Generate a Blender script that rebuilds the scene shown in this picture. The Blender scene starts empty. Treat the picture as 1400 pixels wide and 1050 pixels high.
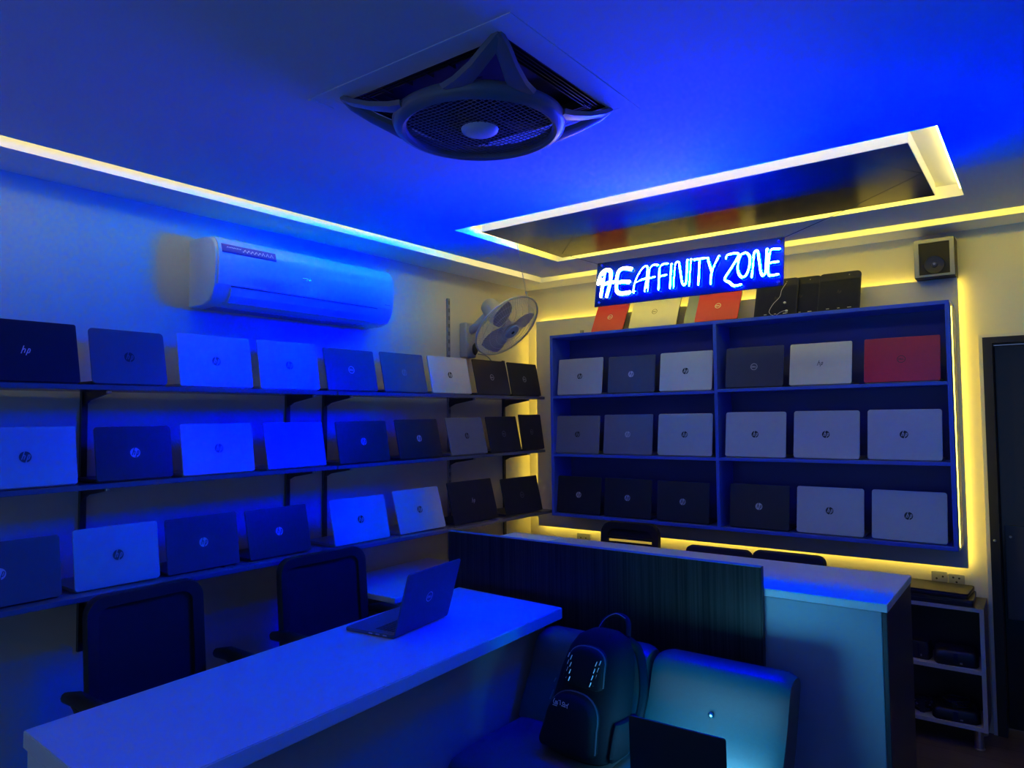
import bpy, bmesh, math, random
from mathutils import Vector, Matrix, Euler
random.seed(7)
PI = math.pi
SC = bpy.context.scene
COL = SC.collection

# ------------------------------------------------------------------ materials
MATS = {}
def mat(name, color, rough=0.5, metal=0.0, spec=0.5, noise=0.06, scale=30.0, bump=0.0, coat=0.0):
    """principled surface with a faint procedural mottling"""
    if name in MATS: return MATS[name]
    m = bpy.data.materials.new(name); m.use_nodes = True
    nt = m.node_tree; b = nt.nodes['Principled BSDF']
    b.inputs['Base Color'].default_value = (*color, 1)
    b.inputs['Roughness'].default_value = rough
    b.inputs['Metallic'].default_value = metal
    b.inputs['Specular IOR Level'].default_value = spec
    b.inputs['Coat Weight'].default_value = coat
    tc = nt.nodes.new('ShaderNodeTexCoord')
    n = nt.nodes.new('ShaderNodeTexNoise'); n.inputs['Scale'].default_value = scale; n.inputs['Detail'].default_value = 3
    nt.links.new(tc.outputs['Object'], n.inputs['Vector'])
    mx = nt.nodes.new('ShaderNodeMix'); mx.data_type = 'RGBA'
    mx.inputs[6].default_value = (*[c*(1-noise) for c in color], 1)
    mx.inputs[7].default_value = (*[min(1, c*(1+noise)) for c in color], 1)
    nt.links.new(n.outputs['Fac'], mx.inputs[0]); nt.links.new(mx.outputs[2], b.inputs['Base Color'])
    if bump > 0:
        bp = nt.nodes.new('ShaderNodeBump'); bp.inputs['Strength'].default_value = bump; bp.inputs['Distance'].default_value = 0.002
        nt.links.new(n.outputs['Fac'], bp.inputs['Height']); nt.links.new(bp.outputs['Normal'], b.inputs['Normal'])
    MATS[name] = m
    return m
def emit(name, color, strength):
    if name in MATS: return MATS[name]
    m = bpy.data.materials.new(name); m.use_nodes = True
    nt = m.node_tree; nt.nodes.remove(nt.nodes['Principled BSDF'])
    e = nt.nodes.new('ShaderNodeEmission'); e.inputs['Color'].default_value = (*color, 1); e.inputs['Strength'].default_value = strength
    nt.links.new(e.outputs[0], nt.nodes['Material Output'].inputs['Surface'])
    MATS[name] = m
    return m
def grain(name, c1, c2, axis_scale, rough=0.4, dist=1.0, spec=0.5, bump=0.1):
    """wood-like grain: noise stretched along one axis"""
    m = bpy.data.materials.new(name); m.use_nodes = True
    nt = m.node_tree; b = nt.nodes['Principled BSDF']
    tc = nt.nodes.new('ShaderNodeTexCoord'); mp = nt.nodes.new('ShaderNodeMapping')
    mp.inputs['Scale'].default_value = axis_scale
    nt.links.new(tc.outputs['Object'], mp.inputs['Vector'])
    n = nt.nodes.new('ShaderNodeTexNoise'); n.inputs['Scale'].default_value = 1.0; n.inputs['Detail'].default_value = 6; n.inputs['Distortion'].default_value = dist
    nt.links.new(mp.outputs[0], n.inputs['Vector'])
    r = nt.nodes.new('ShaderNodeValToRGB'); r.color_ramp.elements[0].position = 0.35; r.color_ramp.elements[1].position = 0.68
    r.color_ramp.elements[0].color = (*c1, 1); r.color_ramp.elements[1].color = (*c2, 1)
    nt.links.new(n.outputs['Fac'], r.inputs[0]); nt.links.new(r.outputs[0], b.inputs['Base Color'])
    b.inputs['Roughness'].default_value = rough; b.inputs['Specular IOR Level'].default_value = spec
    bp = nt.nodes.new('ShaderNodeBump'); bp.inputs['Strength'].default_value = bump; bp.inputs['Distance'].default_value = 0.002
    nt.links.new(n.outputs['Fac'], bp.inputs['Height']); nt.links.new(bp.outputs['Normal'], b.inputs['Normal'])
    MATS[name] = m
    return m
def planks(name):
    m = bpy.data.materials.new(name); m.use_nodes = True
    nt = m.node_tree; b = nt.nodes['Principled BSDF']
    tc = nt.nodes.new('ShaderNodeTexCoord'); mp = nt.nodes.new('ShaderNodeMapping'); mp.inputs['Scale'].default_value = (1.0, 1.0, 1.0)
    nt.links.new(tc.outputs['Object'], mp.inputs['Vector'])
    br = nt.nodes.new('ShaderNodeTexBrick'); br.inputs['Scale'].default_value = 1.0
    br.inputs['Brick Width'].default_value = 1.2; br.inputs['Row Height'].default_value = 0.16
    br.inputs['Mortar Size'].default_value = 0.003
    br.inputs['Color1'].default_value = (0.10, 0.070, 0.055, 1); br.inputs['Color2'].default_value = (0.14, 0.10, 0.08, 1); br.inputs['Mortar'].default_value = (0.02, 0.015, 0.012, 1)
    nt.links.new(mp.outputs[0], br.inputs['Vector'])
    mp2 = nt.nodes.new('ShaderNodeMapping'); mp2.inputs['Scale'].default_value = (4, 60, 1)
    nt.links.new(tc.outputs['Object'], mp2.inputs['Vector'])
    n = nt.nodes.new('ShaderNodeTexNoise'); n.inputs['Scale'].default_value = 1; n.inputs['Detail'].default_value = 5
    nt.links.new(mp2.outputs[0], n.inputs['Vector'])
    mx = nt.nodes.new('ShaderNodeMix'); mx.data_type = 'RGBA'; mx.blend_type = 'MULTIPLY'; mx.inputs[0].default_value = 0.6
    nt.links.new(br.outputs['Color'], mx.inputs[6]); nt.links.new(n.outputs['Fac'], mx.inputs[7])
    nt.links.new(mx.outputs[2], b.inputs['Base Color']); b.inputs['Roughness'].default_value = 0.45
    MATS[name] = m
    return m

# ------------------------------------------------------------------ objects
def obj(name, bm, m=None, parent=None, loc=None, rot=None, smooth=False):
    me = bpy.data.meshes.new(name)
    bmesh.ops.recalc_face_normals(bm, faces=bm.faces)
    bm.to_mesh(me); bm.free()
    for x in (m if isinstance(m, (list, tuple)) else [m]):
        if x: me.materials.append(x)
    if smooth:
        for p in me.polygons: p.use_smooth = True
        try: me.set_sharp_from_angle(angle=math.radians(40))
        except Exception: pass
    o = bpy.data.objects.new(name, me); COL.objects.link(o)
    if loc: o.location = loc
    if rot: o.rotation_euler = rot
    if parent: o.parent = parent
    return o
def tag(o, label, cat, group=None):
    o['label'] = label; o['category'] = cat
    if group: o['group'] = group
    return o
def thing(name, label, cat, loc=(0, 0, 0), rotz=0, group=None):
    o = bpy.data.objects.new(name, None); COL.objects.link(o); o.empty_display_size = 0.05
    o.location = loc; o.rotation_euler = (0, 0, rotz)
    return tag(o, label, cat, group)
def struct(name, bm, m):
    o = obj(name, bm, m); o['kind'] = 'structure'
    return o

# ------------------------------------------------------------------ shapes
def B(): return bmesh.new()
def box(bm, x0, x1, y0, y1, z0, z1, mi=0):
    v = [bm.verts.new(p) for p in ((x0,y0,z0),(x1,y0,z0),(x1,y1,z0),(x0,y1,z0),(x0,y0,z1),(x1,y0,z1),(x1,y1,z1),(x0,y1,z1))]
    fs = []
    for f in ((0,3,2,1),(4,5,6,7),(0,1,5,4),(1,2,6,5),(2,3,7,6),(3,0,4,7)):
        q = bm.faces.new([v[i] for i in f]); q.material_index = mi; fs.append(q)
    return v, fs
def bbox(bm, x0, x1, y0, y1, z0, z1, bev=0.003, seg=2, mi=0):
    """box with bevelled edges"""
    v, fs = box(bm, x0, x1, y0, y1, z0, z1, mi)
    es = list({e for f in fs for e in f.edges})
    r = bmesh.ops.bevel(bm, geom=es, offset=bev, segments=seg, profile=0.5, affect='EDGES')
    for f in r['faces']: f.material_index = mi
def rrect(w, h, r, n=5, x0=None, z0=0.0):
    """rounded rectangle outline, x in -w/2..w/2, z in z0..z0+h; r one radius or (bl, br, tr, tl)"""
    if not isinstance(r, (tuple, list)): r = (r,)*4
    pts = []
    for (cx, cz, a0, rr) in ((-w/2, z0, PI, r[0]), (w/2, z0, 1.5*PI, r[1]), (w/2, z0+h, 0, r[2]), (-w/2, z0+h, 0.5*PI, r[3])):
        sx = 1 if cx < 0 else -1; sz = 1 if cz == z0 else -1
        for i in range(n+1):
            a = a0 + i/n*PI/2
            pts.append((cx+sx*rr+rr*math.cos(a), cz+sz*rr+rr*math.sin(a)))
    return pts
def loft(bm, loops, caps=True, closed=True, mi=0):
    """loops: lists of 3D points with equal length"""
    L = [[bm.verts.new(p) for p in lp] for lp in loops]
    n = len(L[0])
    for a, b in zip(L, L[1:]):
        for i in range(n if closed else n-1):
            j = (i+1) % n
            try:
                f = bm.faces.new((a[i], a[j], b[j], b[i])); f.material_index = mi
            except ValueError: pass
    if caps:
        for lp in (L[0][::-1], L[-1]):
            f = bm.faces.new(lp); f.material_index = mi
    return L
def slab(bm, w, h, t, r, e=0.0015, y0=0.0, z0=0.0, mi=0, n=5):
    """rounded plate in the XZ plane, thickness y0..y0+t with soft edges"""
    def lp(ins, y):
        rr = r if not isinstance(r, (tuple, list)) else r
        q = rrect(w-2*ins, h-2*ins, rr if isinstance(rr, (tuple, list)) else max(rr-ins, 0.0008), n, z0=z0+ins)
        return [(x, y, z) for x, z in q]
    loft(bm, [lp(e, y0), lp(e*0.3, y0+e*0.3), lp(0, y0+e), lp(0, y0+t-e), lp(e*0.3, y0+t-e*0.3), lp(e, y0+t)], mi=mi)
def lathe(bm, prof, n=32, c=(0, 0, 0), axis='Z', mi=0, cap=True):
    loops = []
    for r, z in prof:
        lp = []
        for i in range(n):
            a = 2*PI*i/n; x, y = r*math.cos(a), r*math.sin(a)
            p = (x, y, z) if axis == 'Z' else ((x, z, y) if axis == 'Y' else (z, x, y))
            lp.append((p[0]+c[0], p[1]+c[1], p[2]+c[2]))
        loops.append(lp)
    loft(bm, loops, caps=cap, mi=mi)
def tube(bm, pts, r, n=8, closed=False, mi=0, cap=True):
    pts = [Vector(p) for p in pts]
    m = len(pts); loops = []; prev = None
    for i, p in enumerate(pts):
        if closed: t = (pts[(i+1) % m]-pts[i-1])
        else: t = (pts[min(i+1, m-1)]-pts[max(i-1, 0)])
        if t.length < 1e-9: t = Vector((0, 0, 1))
        t.normalize()
        if prev is None:
            u = t.orthogonal().normalized()
        else:
            u = prev-t*prev.dot(t)
            u = u.normalized() if u.length > 1e-6 else t.orthogonal().normalized()
        prev = u; w = t.cross(u)
        rr = r[i] if isinstance(r, (list, tuple)) else r
        loops.append([p+u*rr*math.cos(2*PI*k/n)+w*rr*math.sin(2*PI*k/n) for k in range(n)])
    if closed: loops.append(loops[0])
    if closed:
        L = [[bm.verts.new(p) for p in lp] for lp in loops[:-1]]
        for i in range(len(L)):
            a, b = L[i], L[(i+1) % len(L)]
            for k in range(n):
                f = bm.faces.new((a[k], a[(k+1) % n], b[(k+1) % n], b[k])); f.material_index = mi
    else:
        loft(bm, loops, caps=cap, mi=mi)
def spline(pts, k=6, closed=False):
    """Catmull-Rom through the points"""
    P = [Vector(p) for p in pts]; n = len(P); out = []
    rng = range(n if closed else n-1)
    for i in rng:
        if closed: a, b, c, d = P[i-1], P[i], P[(i+1) % n], P[(i+2) % n]
        else: a, b, c, d = P[max(i-1, 0)], P[i], P[i+1], P[min(i+2, n-1)]
        for j in range(k):
            t = j/k
            out.append(0.5*((2*b)+(c-a)*t+(2*a-5*b+4*c-d)*t*t+(3*b-a-3*c+d)*t**3))
    if not closed: out.append(P[-1])
    return out
def sphere(bm, c, r, sx=1, sy=1, sz=1, u=16, v=10, mi=0):
    q = bmesh.ops.create_uvsphere(bm, u_segments=u, v_segments=v, radius=r)
    for x in q['verts']: x.co = Vector((x.co.x*sx+c[0], x.co.y*sy+c[1], x.co.z*sz+c[2]))
    for f in bm.faces:
        if f.material_index == 0 and mi and all(x in q['verts'] for x in f.verts): f.material_index = mi
def ribbon(bm, pts, w, y, mi=0):
    """flat stroke of width w in the XZ plane at depth y"""
    P = [Vector((p[0], p[1])) for p in pts]; n = len(P); a = []; b = []
    for i in range(n):
        t = P[min(i+1, n-1)]-P[max(i-1, 0)]
        t = t.normalized() if t.length > 0 else Vector((1, 0))
        q = Vector((-t.y, t.x))*w/2
        a.append(bm.verts.new((P[i].x+q.x, y, P[i].y+q.y))); b.append(bm.verts.new((P[i].x-q.x, y, P[i].y-q.y)))
    for i in range(n-1):
        f = bm.faces.new((a[i], a[i+1], b[i+1], b[i])); f.material_index = mi
def disc(bm, r, y, cx=0, cz=0, n=28, mi=0, r0=None):
    o = [bm.verts.new((cx+r*math.cos(2*PI*i/n), y, cz+r*math.sin(2*PI*i/n))) for i in range(n)]
    if r0 is None:
        f = bm.faces.new(o); f.material_index = mi
    else:
        q = [bm.verts.new((cx+r0*math.cos(2*PI*i/n), y, cz+r0*math.sin(2*PI*i/n))) for i in range(n)]
        for i in range(n):
            f = bm.faces.new((o[i], o[(i+1) % n], q[(i+1) % n], q[i])); f.material_index = mi
def mats_bevel(o, w=0.002, seg=2):
    md = o.modifiers.new('bevel', 'BEVEL'); md.width = w; md.segments = seg; md.limit_method = 'ANGLE'
    return o

# ------------------------------------------------------------------ palette
wall_paint = mat('wall_paint', (0.76, 0.70, 0.53), 0.7, noise=0.03, scale=6, bump=0.03)
ceil_paint = mat('ceiling_paint', (0.88, 0.87, 0.86), 0.75, noise=0.02, scale=5)
white_lam = mat('white_laminate', (0.72, 0.72, 0.74), 0.32, noise=0.02)
grey_lam = mat('grey_laminate', (0.33, 0.36, 0.40), 0.45, noise=0.04)
cream_lam = mat('cream_laminate', (0.70, 0.66, 0.58), 0.5, noise=0.03)
edge_lam = mat('pale_wood_edging', (0.62, 0.54, 0.46), 0.5, noise=0.08)
dark_lam = mat('dark_laminate', (0.045, 0.045, 0.055), 0.35, noise=0.1)
cab_face = mat('cabinet_face', (0.06, 0.13, 0.80), 0.35, noise=0.04)
cab_inner = mat('cabinet_lining', (0.05, 0.07, 0.26), 0.45, noise=0.04)
shelf_lam = mat('shelf_board', (0.14, 0.15, 0.19), 0.22, noise=0.08)
black_pl = mat('black_plastic', (0.008, 0.008, 0.011), 0.5, noise=0.15)
black_gl = mat('black_gloss', (0.010, 0.010, 0.013), 0.12, noise=0.1)
grey_pl = mat('grey_plastic', (0.30, 0.30, 0.31), 0.45)
white_pl = mat('white_plastic', (0.80, 0.80, 0.80), 0.25, noise=0.02)
gloss_white = mat('glossy_white_plastic', (0.78, 0.79, 0.80), 0.14, noise=0.01)
steel = mat('steel', (0.55, 0.55, 0.57), 0.3, 1.0)
dark_metal = mat('dark_metal', (0.05, 0.05, 0.055), 0.4, 0.6)
leather = mat('black_leather', (0.07, 0.07, 0.08), 0.38, noise=0.12, scale=120, bump=0.15)
fabric = mat('black_fabric', (0.013, 0.013, 0.018), 0.85, noise=0.25, scale=200, bump=0.2)
fabric2 = mat('navy_black_fabric', (0.008, 0.008, 0.014), 0.8, spec=0.2, noise=0.25, scale=160, bump=0.2)
mesh_fab = mat('chair_mesh', (0.008, 0.008, 0.012), 0.8, noise=0.3, scale=300)
lap_silver = mat('silver_shell', (0.58, 0.58, 0.60), 0.38, 0.35, noise=0.03)
lap_pale = mat('pale_silver_shell', (0.72, 0.70, 0.69), 0.40, 0.25, noise=0.03)
lap_grey = mat('grey_shell', (0.25, 0.27, 0.32), 0.32, 0.3, noise=0.04)
lap_slate = mat('slate_shell', (0.105, 0.115, 0.15), 0.32, 0.2, noise=0.05)
lap_black = mat('black_shell', (0.020, 0.021, 0.028), 0.36, noise=0.1)
lap_gloss = mat('glossy_black_shell', (0.012, 0.016, 0.042), 0.45, spec=0.15, noise=0.08)
tab_cover = mat('tablet_cover', (0.010, 0.014, 0.036), 0.6, spec=0.1)
lap_navy = mat('navy_shell', (0.045, 0.055, 0.11), 0.35, noise=0.06)
lap_red = mat('red_shell', (0.62, 0.015, 0.06), 0.4, noise=0.03)
lap_blue = mat('steel_blue_shell', (0.22, 0.27, 0.36), 0.35, 0.3, noise=0.04)
mark_dark = mat('dark_mark', (0.012, 0.012, 0.016), 0.3)
mark_pale = mat('pale_mark', (0.70, 0.70, 0.74), 0.3, 0.3)
mark_dim = mat('dim_mark', (0.22, 0.23, 0.27), 0.3, 0.3)
key_pl = mat('keyboard_keys', (0.015, 0.015, 0.018), 0.5)
wood_panel = grain('dark_veneer', (0.010, 0.008, 0.008), (0.045, 0.034, 0.030), (110, 110, 1.6), 0.45, 0.6, spec=0.25, bump=0.12)
panel_gloss = grain('glossy_dark_panel', (0.010, 0.010, 0.012), (0.022, 0.020, 0.024), (1.5, 40, 40), 0.2, 0.4, spec=0.4, bump=0.02)
floor_m = planks('floor_planks')
NEON = 1500.0
neon_m = emit('neon_front', (0.0080, 0.014, 1.0), 640.0)
def led_blue(name, rgb, strength):
    """blue LED light near 472 nm: more saturated than sRGB blue, so its red component is below zero"""
    m = emit(name, (0, 0, 1), strength); nt = m.node_tree
    c = nt.nodes.new('ShaderNodeCombineXYZ')
    for i in range(3): c.inputs[i].default_value = rgb[i]
    e = [n for n in nt.nodes if n.type == 'EMISSION'][0]
    nt.links.new(c.outputs[0], e.inputs['Color']); return m
neon_b = led_blue('neon_blue', (-1.15, -0.08, 1.0), NEON)
neon_w = emit('neon_white', (1.0, 0.83, 0.62), 9.0)
LED = emit('led_yellow', (1.0, 0.79, 0.05), 14.0)
LEDW = emit('led_warm', (1.0, 0.82, 0.24), 8.5)
LEDP = emit('led_panel_yellow', (1.0, 0.76, 0.09), 11.0)
screen_m = emit('lit_screen', (0.10, 0.50, 0.85), 23.0)
board_m = mat('navy_acrylic', (0.001, 0.004, 0.012), 0.25)

CZ = 2.53      # underside of the false ceiling
XW = -3.065    # left wall
YB = 4.32      # back wall
YP = 4.26      # front of the back-lit panel

# ------------------------------------------------------------------ the room
bm = B(); box(bm, -3.3, 1.9, -2.0, 4.9, -0.1, 0); struct('floor', bm, floor_m)
bm = B(); box(bm, -3.2, XW, -2.0, 4.47, 0, 2.66); struct('wall_left', bm, wall_paint)
bm = B(); box(bm, XW, -0.245, YB, 4.47, 0, 2.66); box(bm, -0.245, 0.80, YB, 4.47, 1.97, 2.66); box(bm, 0.80, 1.85, YB, 4.47, 0, 2.66)
struct('wall_back', bm, wall_paint)
bm = B(); box(bm, 1.7, 1.85, -2.0, 4.32, 0, 2.66); struct('wall_right', bm, wall_paint)
bm = B()
T = 2.585
box(bm, XW, -2.80, -2.0, YB, CZ, T)                      # border along the left wall
box(bm, -2.80, 1.7, 4.103, YB, CZ, T)                    # border along the back wall
box(bm, -2.69, 1.7, -2.0, 1.34, CZ, T)
box(bm, -2.69, -1.608, 1.34, 1.90, CZ, T); box(bm, -1.027, 1.7, 1.34, 1.90, CZ, T)
box(bm, -2.69, 1.7, 1.90, 2.663, CZ, T)
box(bm, -2.69, -2.335, 2.663, 3.605, CZ, T); box(bm, -0.25, 1.7, 2.663, 3.605, CZ, T)
box(bm, -2.69, 1.7, 3.605, 3.966, CZ, T)
box(bm, XW, 1.7, -2.0, YB, T, 2.66)                      # roof of the light slots
struct('ceiling', bm, ceil_paint)
# doorway on the right of the back wall
bm = B(); box(bm, -0.245, -0.205, 4.30, 4.47, 0, 1.97); box(bm, 0.76, 0.80, 4.30, 4.47, 0, 1.97); box(bm, -0.205, 0.76, 4.30, 4.47, 1.94, 1.97)
d = struct('door_1', bm, black_pl)
bm = B(); bbox(bm, -0.204, 0.759, 4.42, 4.455, 0.005, 1.935); obj('door_leaf', bm, black_gl, d)
bm = B(); bbox(bm, -0.19, 0.74, 4.412, 4.42, 0.55, 1.02); obj('door_panel', bm, dark_lam, d)
bm = B(); lathe(bm, [(0.002, 0), (0.006, -0.004), (0.007, -0.012), (0.004, -0.018)], 12, (-0.165, 4.42, 0.965), 'Y'); obj('glint_stud', bm, steel, d)  # these two steel studs are added in place of small LED reflections
bm = B(); lathe(bm, [(0.002, 0), (0.006, -0.004), (0.007, -0.012), (0.004, -0.018)], 12, (-0.225, 4.30, 0.958), 'Y'); obj('glint_stud', bm, steel, d)
bm = B(); box(bm, -0.262, -0.245, 4.305, 4.32, 0, 1.985); box(bm, -0.245, 0.8, 4.305, 4.32, 1.97, 1.985)
struct('trim_1', bm, cream_lam)
bm = B(); bbox(bm, XW, XW+0.012, -2.0, 4.32, 0, 0.08); struct('baseboard_left', bm, dark_lam)

# light strips hidden in the ceiling slots
def strip(name, label, x0, x1, y0, y1, z0, z1, m, group='strip lights in the ceiling slots'):
    bm = B(); bbox(bm, x0, x1, y0, y1, z0, z1, 0.001, 1)
    return tag(obj(name, bm, m), label, 'strip light', group)
strip('light_strip', 'long pale yellow light strip in the ceiling slot along the left wall', -2.6999, -2.692, -1.9, 3.966, 2.550, 2.562, LEDW)
strip('light_strip', 'yellow light strip in the ceiling slot along the back wall', -2.69, 1.65, 3.968, 3.976, 2.550, 2.562, LED)
g = 'strip lights round the black ceiling panel'
strip('light_strip', 'yellow light strip along the near edge of the ceiling panel recess', -2.30, -0.28, 2.665, 2.673, 2.552, 2.564, LEDW, g)
strip('light_strip', 'yellow light strip along the right edge of the ceiling panel recess', -0.262, -0.254, 2.70, 3.57, 2.552, 2.564, LEDW, g)
strip('light_strip', 'yellow light strip along the left edge of the ceiling panel', -2.262, -2.254, 2.78, 3.52, 2.552, 2.564, LED, g)
strip('light_strip', 'yellow light strip along the far edge of the ceiling panel', -2.25, -0.36, 3.531, 3.539, 2.552, 2.564, LED, g)
bm = B(); bbox(bm, -2.252, -0.348, 2.772, 3.529, CZ-0.001, T, 0.002, 1, mi=0)
o = obj('ceiling_panel', bm, [ceil_paint, panel_gloss])
for p in o.data.polygons:
    if p.normal.z < -0.9: p.material_index = 1
tag(o, 'glossy black panel with pale sides in the glowing ceiling recess', 'ceiling panel')

# ------------------------------------------------------------------ back-lit wall panel and display cabinet
pn = thing('wall_panel', 'large cream back-lit panel on the back wall behind the display cabinet', 'wall panel', (-1.65, YP, 1.55))
def P(*a): return a
bm = B(); bbox(bm, -2.955, -0.338, YP, YP+0.018, 0.812, 2.283, 0.002, 1)
for z in (1.735, 1.352): box(bm, -2.955, -2.684, YP-0.001, YP, z, z+0.004)
o = obj('panel_board', bm, cream_lam); o.parent = pn; o.matrix_parent_inverse = Matrix.Translation((1.65, -YP, -1.55))
bm = B()
for a in ((-2.94, -2.90, 0.85, 2.25), (-0.40, -0.36, 0.85, 2.25), (-1.9, -1.86, 0.85, 2.25), (-1.2, -1.16, 0.85, 2.25)): box(bm, a[0]+0.03, a[1]+0.03 if a[0] < -1 else a[1]-0.0, YP+0.018, YB, a[2], a[3])
o = obj('batten', bm, edge_lam); o.parent = pn; o.matrix_parent_inverse = Matrix.Translation((1.65, -YP, -1.55))
def edge_light(x0, x1, z0, z1):
    bm = B(); bbox(bm, x0, x1, YP+0.0195, YP+0.030, z0, z1, 0.001, 1)
    o = obj('edge_light', bm, LEDP); o.parent = pn; o.matrix_parent_inverse = Matrix.Translation((1.65, -YP, -1.55)); o['label'] = 'glowing yellow strip on the panel edge'
edge_light(-2.95, -0.345, 0.818, 0.828); edge_light(-2.95, -0.345, 2.268, 2.278)
edge_light(-0.352, -0.342, 0.83, 2.265); edge_light(-2.953, -2.943, 0.83, 2.265)

cab = thing('display_cabinet', 'blue-edged open display cabinet of six bays filled with laptops', 'cabinet', (-1.52, 4.03, 0.93))
def cp(name, bm, m, lab=None):
    o = obj(name, bm, m); o.parent = cab; o.matrix_parent_inverse = Matrix.Translation((1.52, -4.03, -0.93))
    if lab: o['label'] = lab
    return o
x0, x1, y0, y1 = -2.684, -0.357, 4.03, YP
bm = B(); bbox(bm, x0, x1, y0, y1, 2.122, 2.142, 0.0015, 1); cp('top_board', bm, cab_face)
bm = B(); bbox(bm, x0, x1, y0, y1, 0.930, 0.950, 0.0015, 1); cp('bottom_board', bm, cab_face)
bm = B(); bbox(bm, x0, x0+0.02, y0+0.0005, y1, 0.950, 2.122, 0.0015, 1); cp('side_board', bm, cab_face)
bm = B(); bbox(bm, x1-0.02, x1, y0+0.0005, y1, 0.950, 2.122, 0.0015, 1); cp('side_board', bm, cab_face)
bm = B(); bbox(bm, x1, x1+0.004, y0+0.012, y1, 0.93, 2.125, 0.001, 1); cp('side_cladding', bm, cream_lam, 'cream outer side of the cabinet')
bm = B(); box(bm, x1+0.004, x1+0.007, y0+0.02, y0+0.03, 0.95, 2.11); cp('side_light', bm, LED, 'thin yellow glowing strip down the cabinet side')
xm = -1.5315
bm = B(); bbox(bm, xm-0.010, xm+0.010, y0+0.0005, y1, 0.950, 2.122, 0.0015, 1); cp('divider', bm, cab_face)
bm = B(); box(bm, x0+0.02, x1-0.02, y1-0.006, y1-0.0005, 0.950, 2.122); cp('back_board', bm, cab_inner, 'dark lining of the cabinet')
CABS = ((x0+0.02, xm-0.010, 1.7316, 1.7358), (xm+0.010, x1-0.02, 1.7425, 1.7468), (x0+0.02, xm-0.010, 1.3440, 1.3465), (xm+0.010, x1-0.02, 1.3477, 1.3540))
def cab_z(k, x):
    if k == 'C3': return 0.9502
    for (a, b, za, zb) in (CABS[:2] if k == 'C1' else CABS[2:]):
        if a <= x <= b: return za+(zb-za)*(x-a)/(b-a)+0.0004
for (a, b, za, zb) in CABS:
    bm = B(); v, fs = box(bm, a, b, y0+0.001, y1-0.006, za-0.018, za)
    for q in v:
        if q.co.x > (a+b)/2: q.co.z += zb-za
    es = list({e for f in fs for e in f.edges}); bmesh.ops.bevel(bm, geom=es, offset=0.0015, segments=1, affect='EDGES')
    cp('shelf_board', bm, cab_face)

# ------------------------------------------------------------------ left wall: slotted uprights and shelf boards
UY = (1.256, 2.207, 2.438, 3.42, 3.997)
ulab = ('leftmost slotted black upright on the left wall, between the first and second laptops',
        'slotted black upright behind the fourth laptops of the wall shelves', 'slotted black upright just right of its close neighbour on the wall shelves',
        'tall slotted grey upright rising above the top wall shelf beside the wall fan', 'slotted upright nearest the corner, beside the yellow glow')
for i, y in enumerate(UY):
    zt = 2.36 if i == 3 else (1.99 if i == 4 else 1.74)
    bm = B(); z0 = 0.70
    bbox(bm, XW+0.0005, XW+0.014, y-0.013, y+0.013, z0, zt, 0.002, 1)
    for k in range(int((zt-z0)/0.05)):
        box(bm, XW+0.0138, XW+0.0145, y-0.007, y-0.003, z0+0.02+k*0.05, z0+0.045+k*0.05, 1); box(bm, XW+0.0138, XW+0.0145, y+0.003, y+0.007, z0+0.02+k*0.05, z0+0.045+k*0.05, 1)
    tag(obj('slotted_rail', bm, [grey_pl if i == 3 else dark_metal, black_pl]), ulab[i], 'shelf upright', 'slotted uprights of the wall shelves')
bm = B(); bbox(bm, -2.575, -2.549, YP-0.014, YP-0.0005, 2.144, 2.19, 0.002, 1)
tag(obj('slotted_rail', bm, grey_pl), 'short stub of upright poking above the left end of the display cabinet', 'shelf upright', 'slotted uprights of the wall shelves')
shelf_at = {'L': (1.732, 1.732, -2.81), 'M': (1.364, 1.363, -2.81), 'B': (0.978, 0.951, -2.74)}
names = {'L': 'top', 'M': 'middle', 'B': 'bottom'}
def shelf_z(k, y):
    a, b, _ = shelf_at[k]; return a+(b-a)*(y-1.178)/3.02
for k in 'LMB':
    for (ya, yb, br, side) in ((0.1, 2.318, UY[:2], 'left'), (2.322, 4.15, UY[2:], 'right')):
        xf = shelf_at[k][2]
        t = thing('wall_shelf', 'dark shelf board on the left wall, %s level, %s half' % (names[k], side), 'shelf', (XW, (ya+yb)/2, shelf_z(k, (ya+yb)/2)-0.02), group='shelf boards on the left wall')
        bm = B(); v, fs = box(bm, XW+0.016, xf, ya, yb, -0.018, 0)
        for q in v: q.co.z += shelf_z(k, q.co.y)
        es = list({e for f in fs for e in f.edges}); bmesh.ops.bevel(bm, geom=es, offset=0.002, segments=2, affect='EDGES')
        o = obj('board', bm, shelf_lam, t); o.matrix_parent_inverse = Matrix.Translation(-t.location)
        for y in br:
            z = shelf_z(k, y)-0.0185
            bm = B()
            pr = [(XW+0.0145, z-0.055), (XW+0.0145, z), (xf-0.03, z), (xf-0.03, z-0.010), (XW+0.06, z-0.035)]
            loft(bm, [[(x, y-0.004, zz) for x, zz in pr], [(x, y+0.004, zz) for x, zz in pr]])
            o = obj('bracket', bm, dark_metal, t); o.matrix_parent_inverse = Matrix.Translation(-t.location)
            bm = B(); bbox(bm, xf-0.042, xf-0.028, y-0.008, y+0.008, z-0.012, z-0.001, 0.002, 1)
            o2 = obj('bracket_tip', bm, steel, o)

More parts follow.
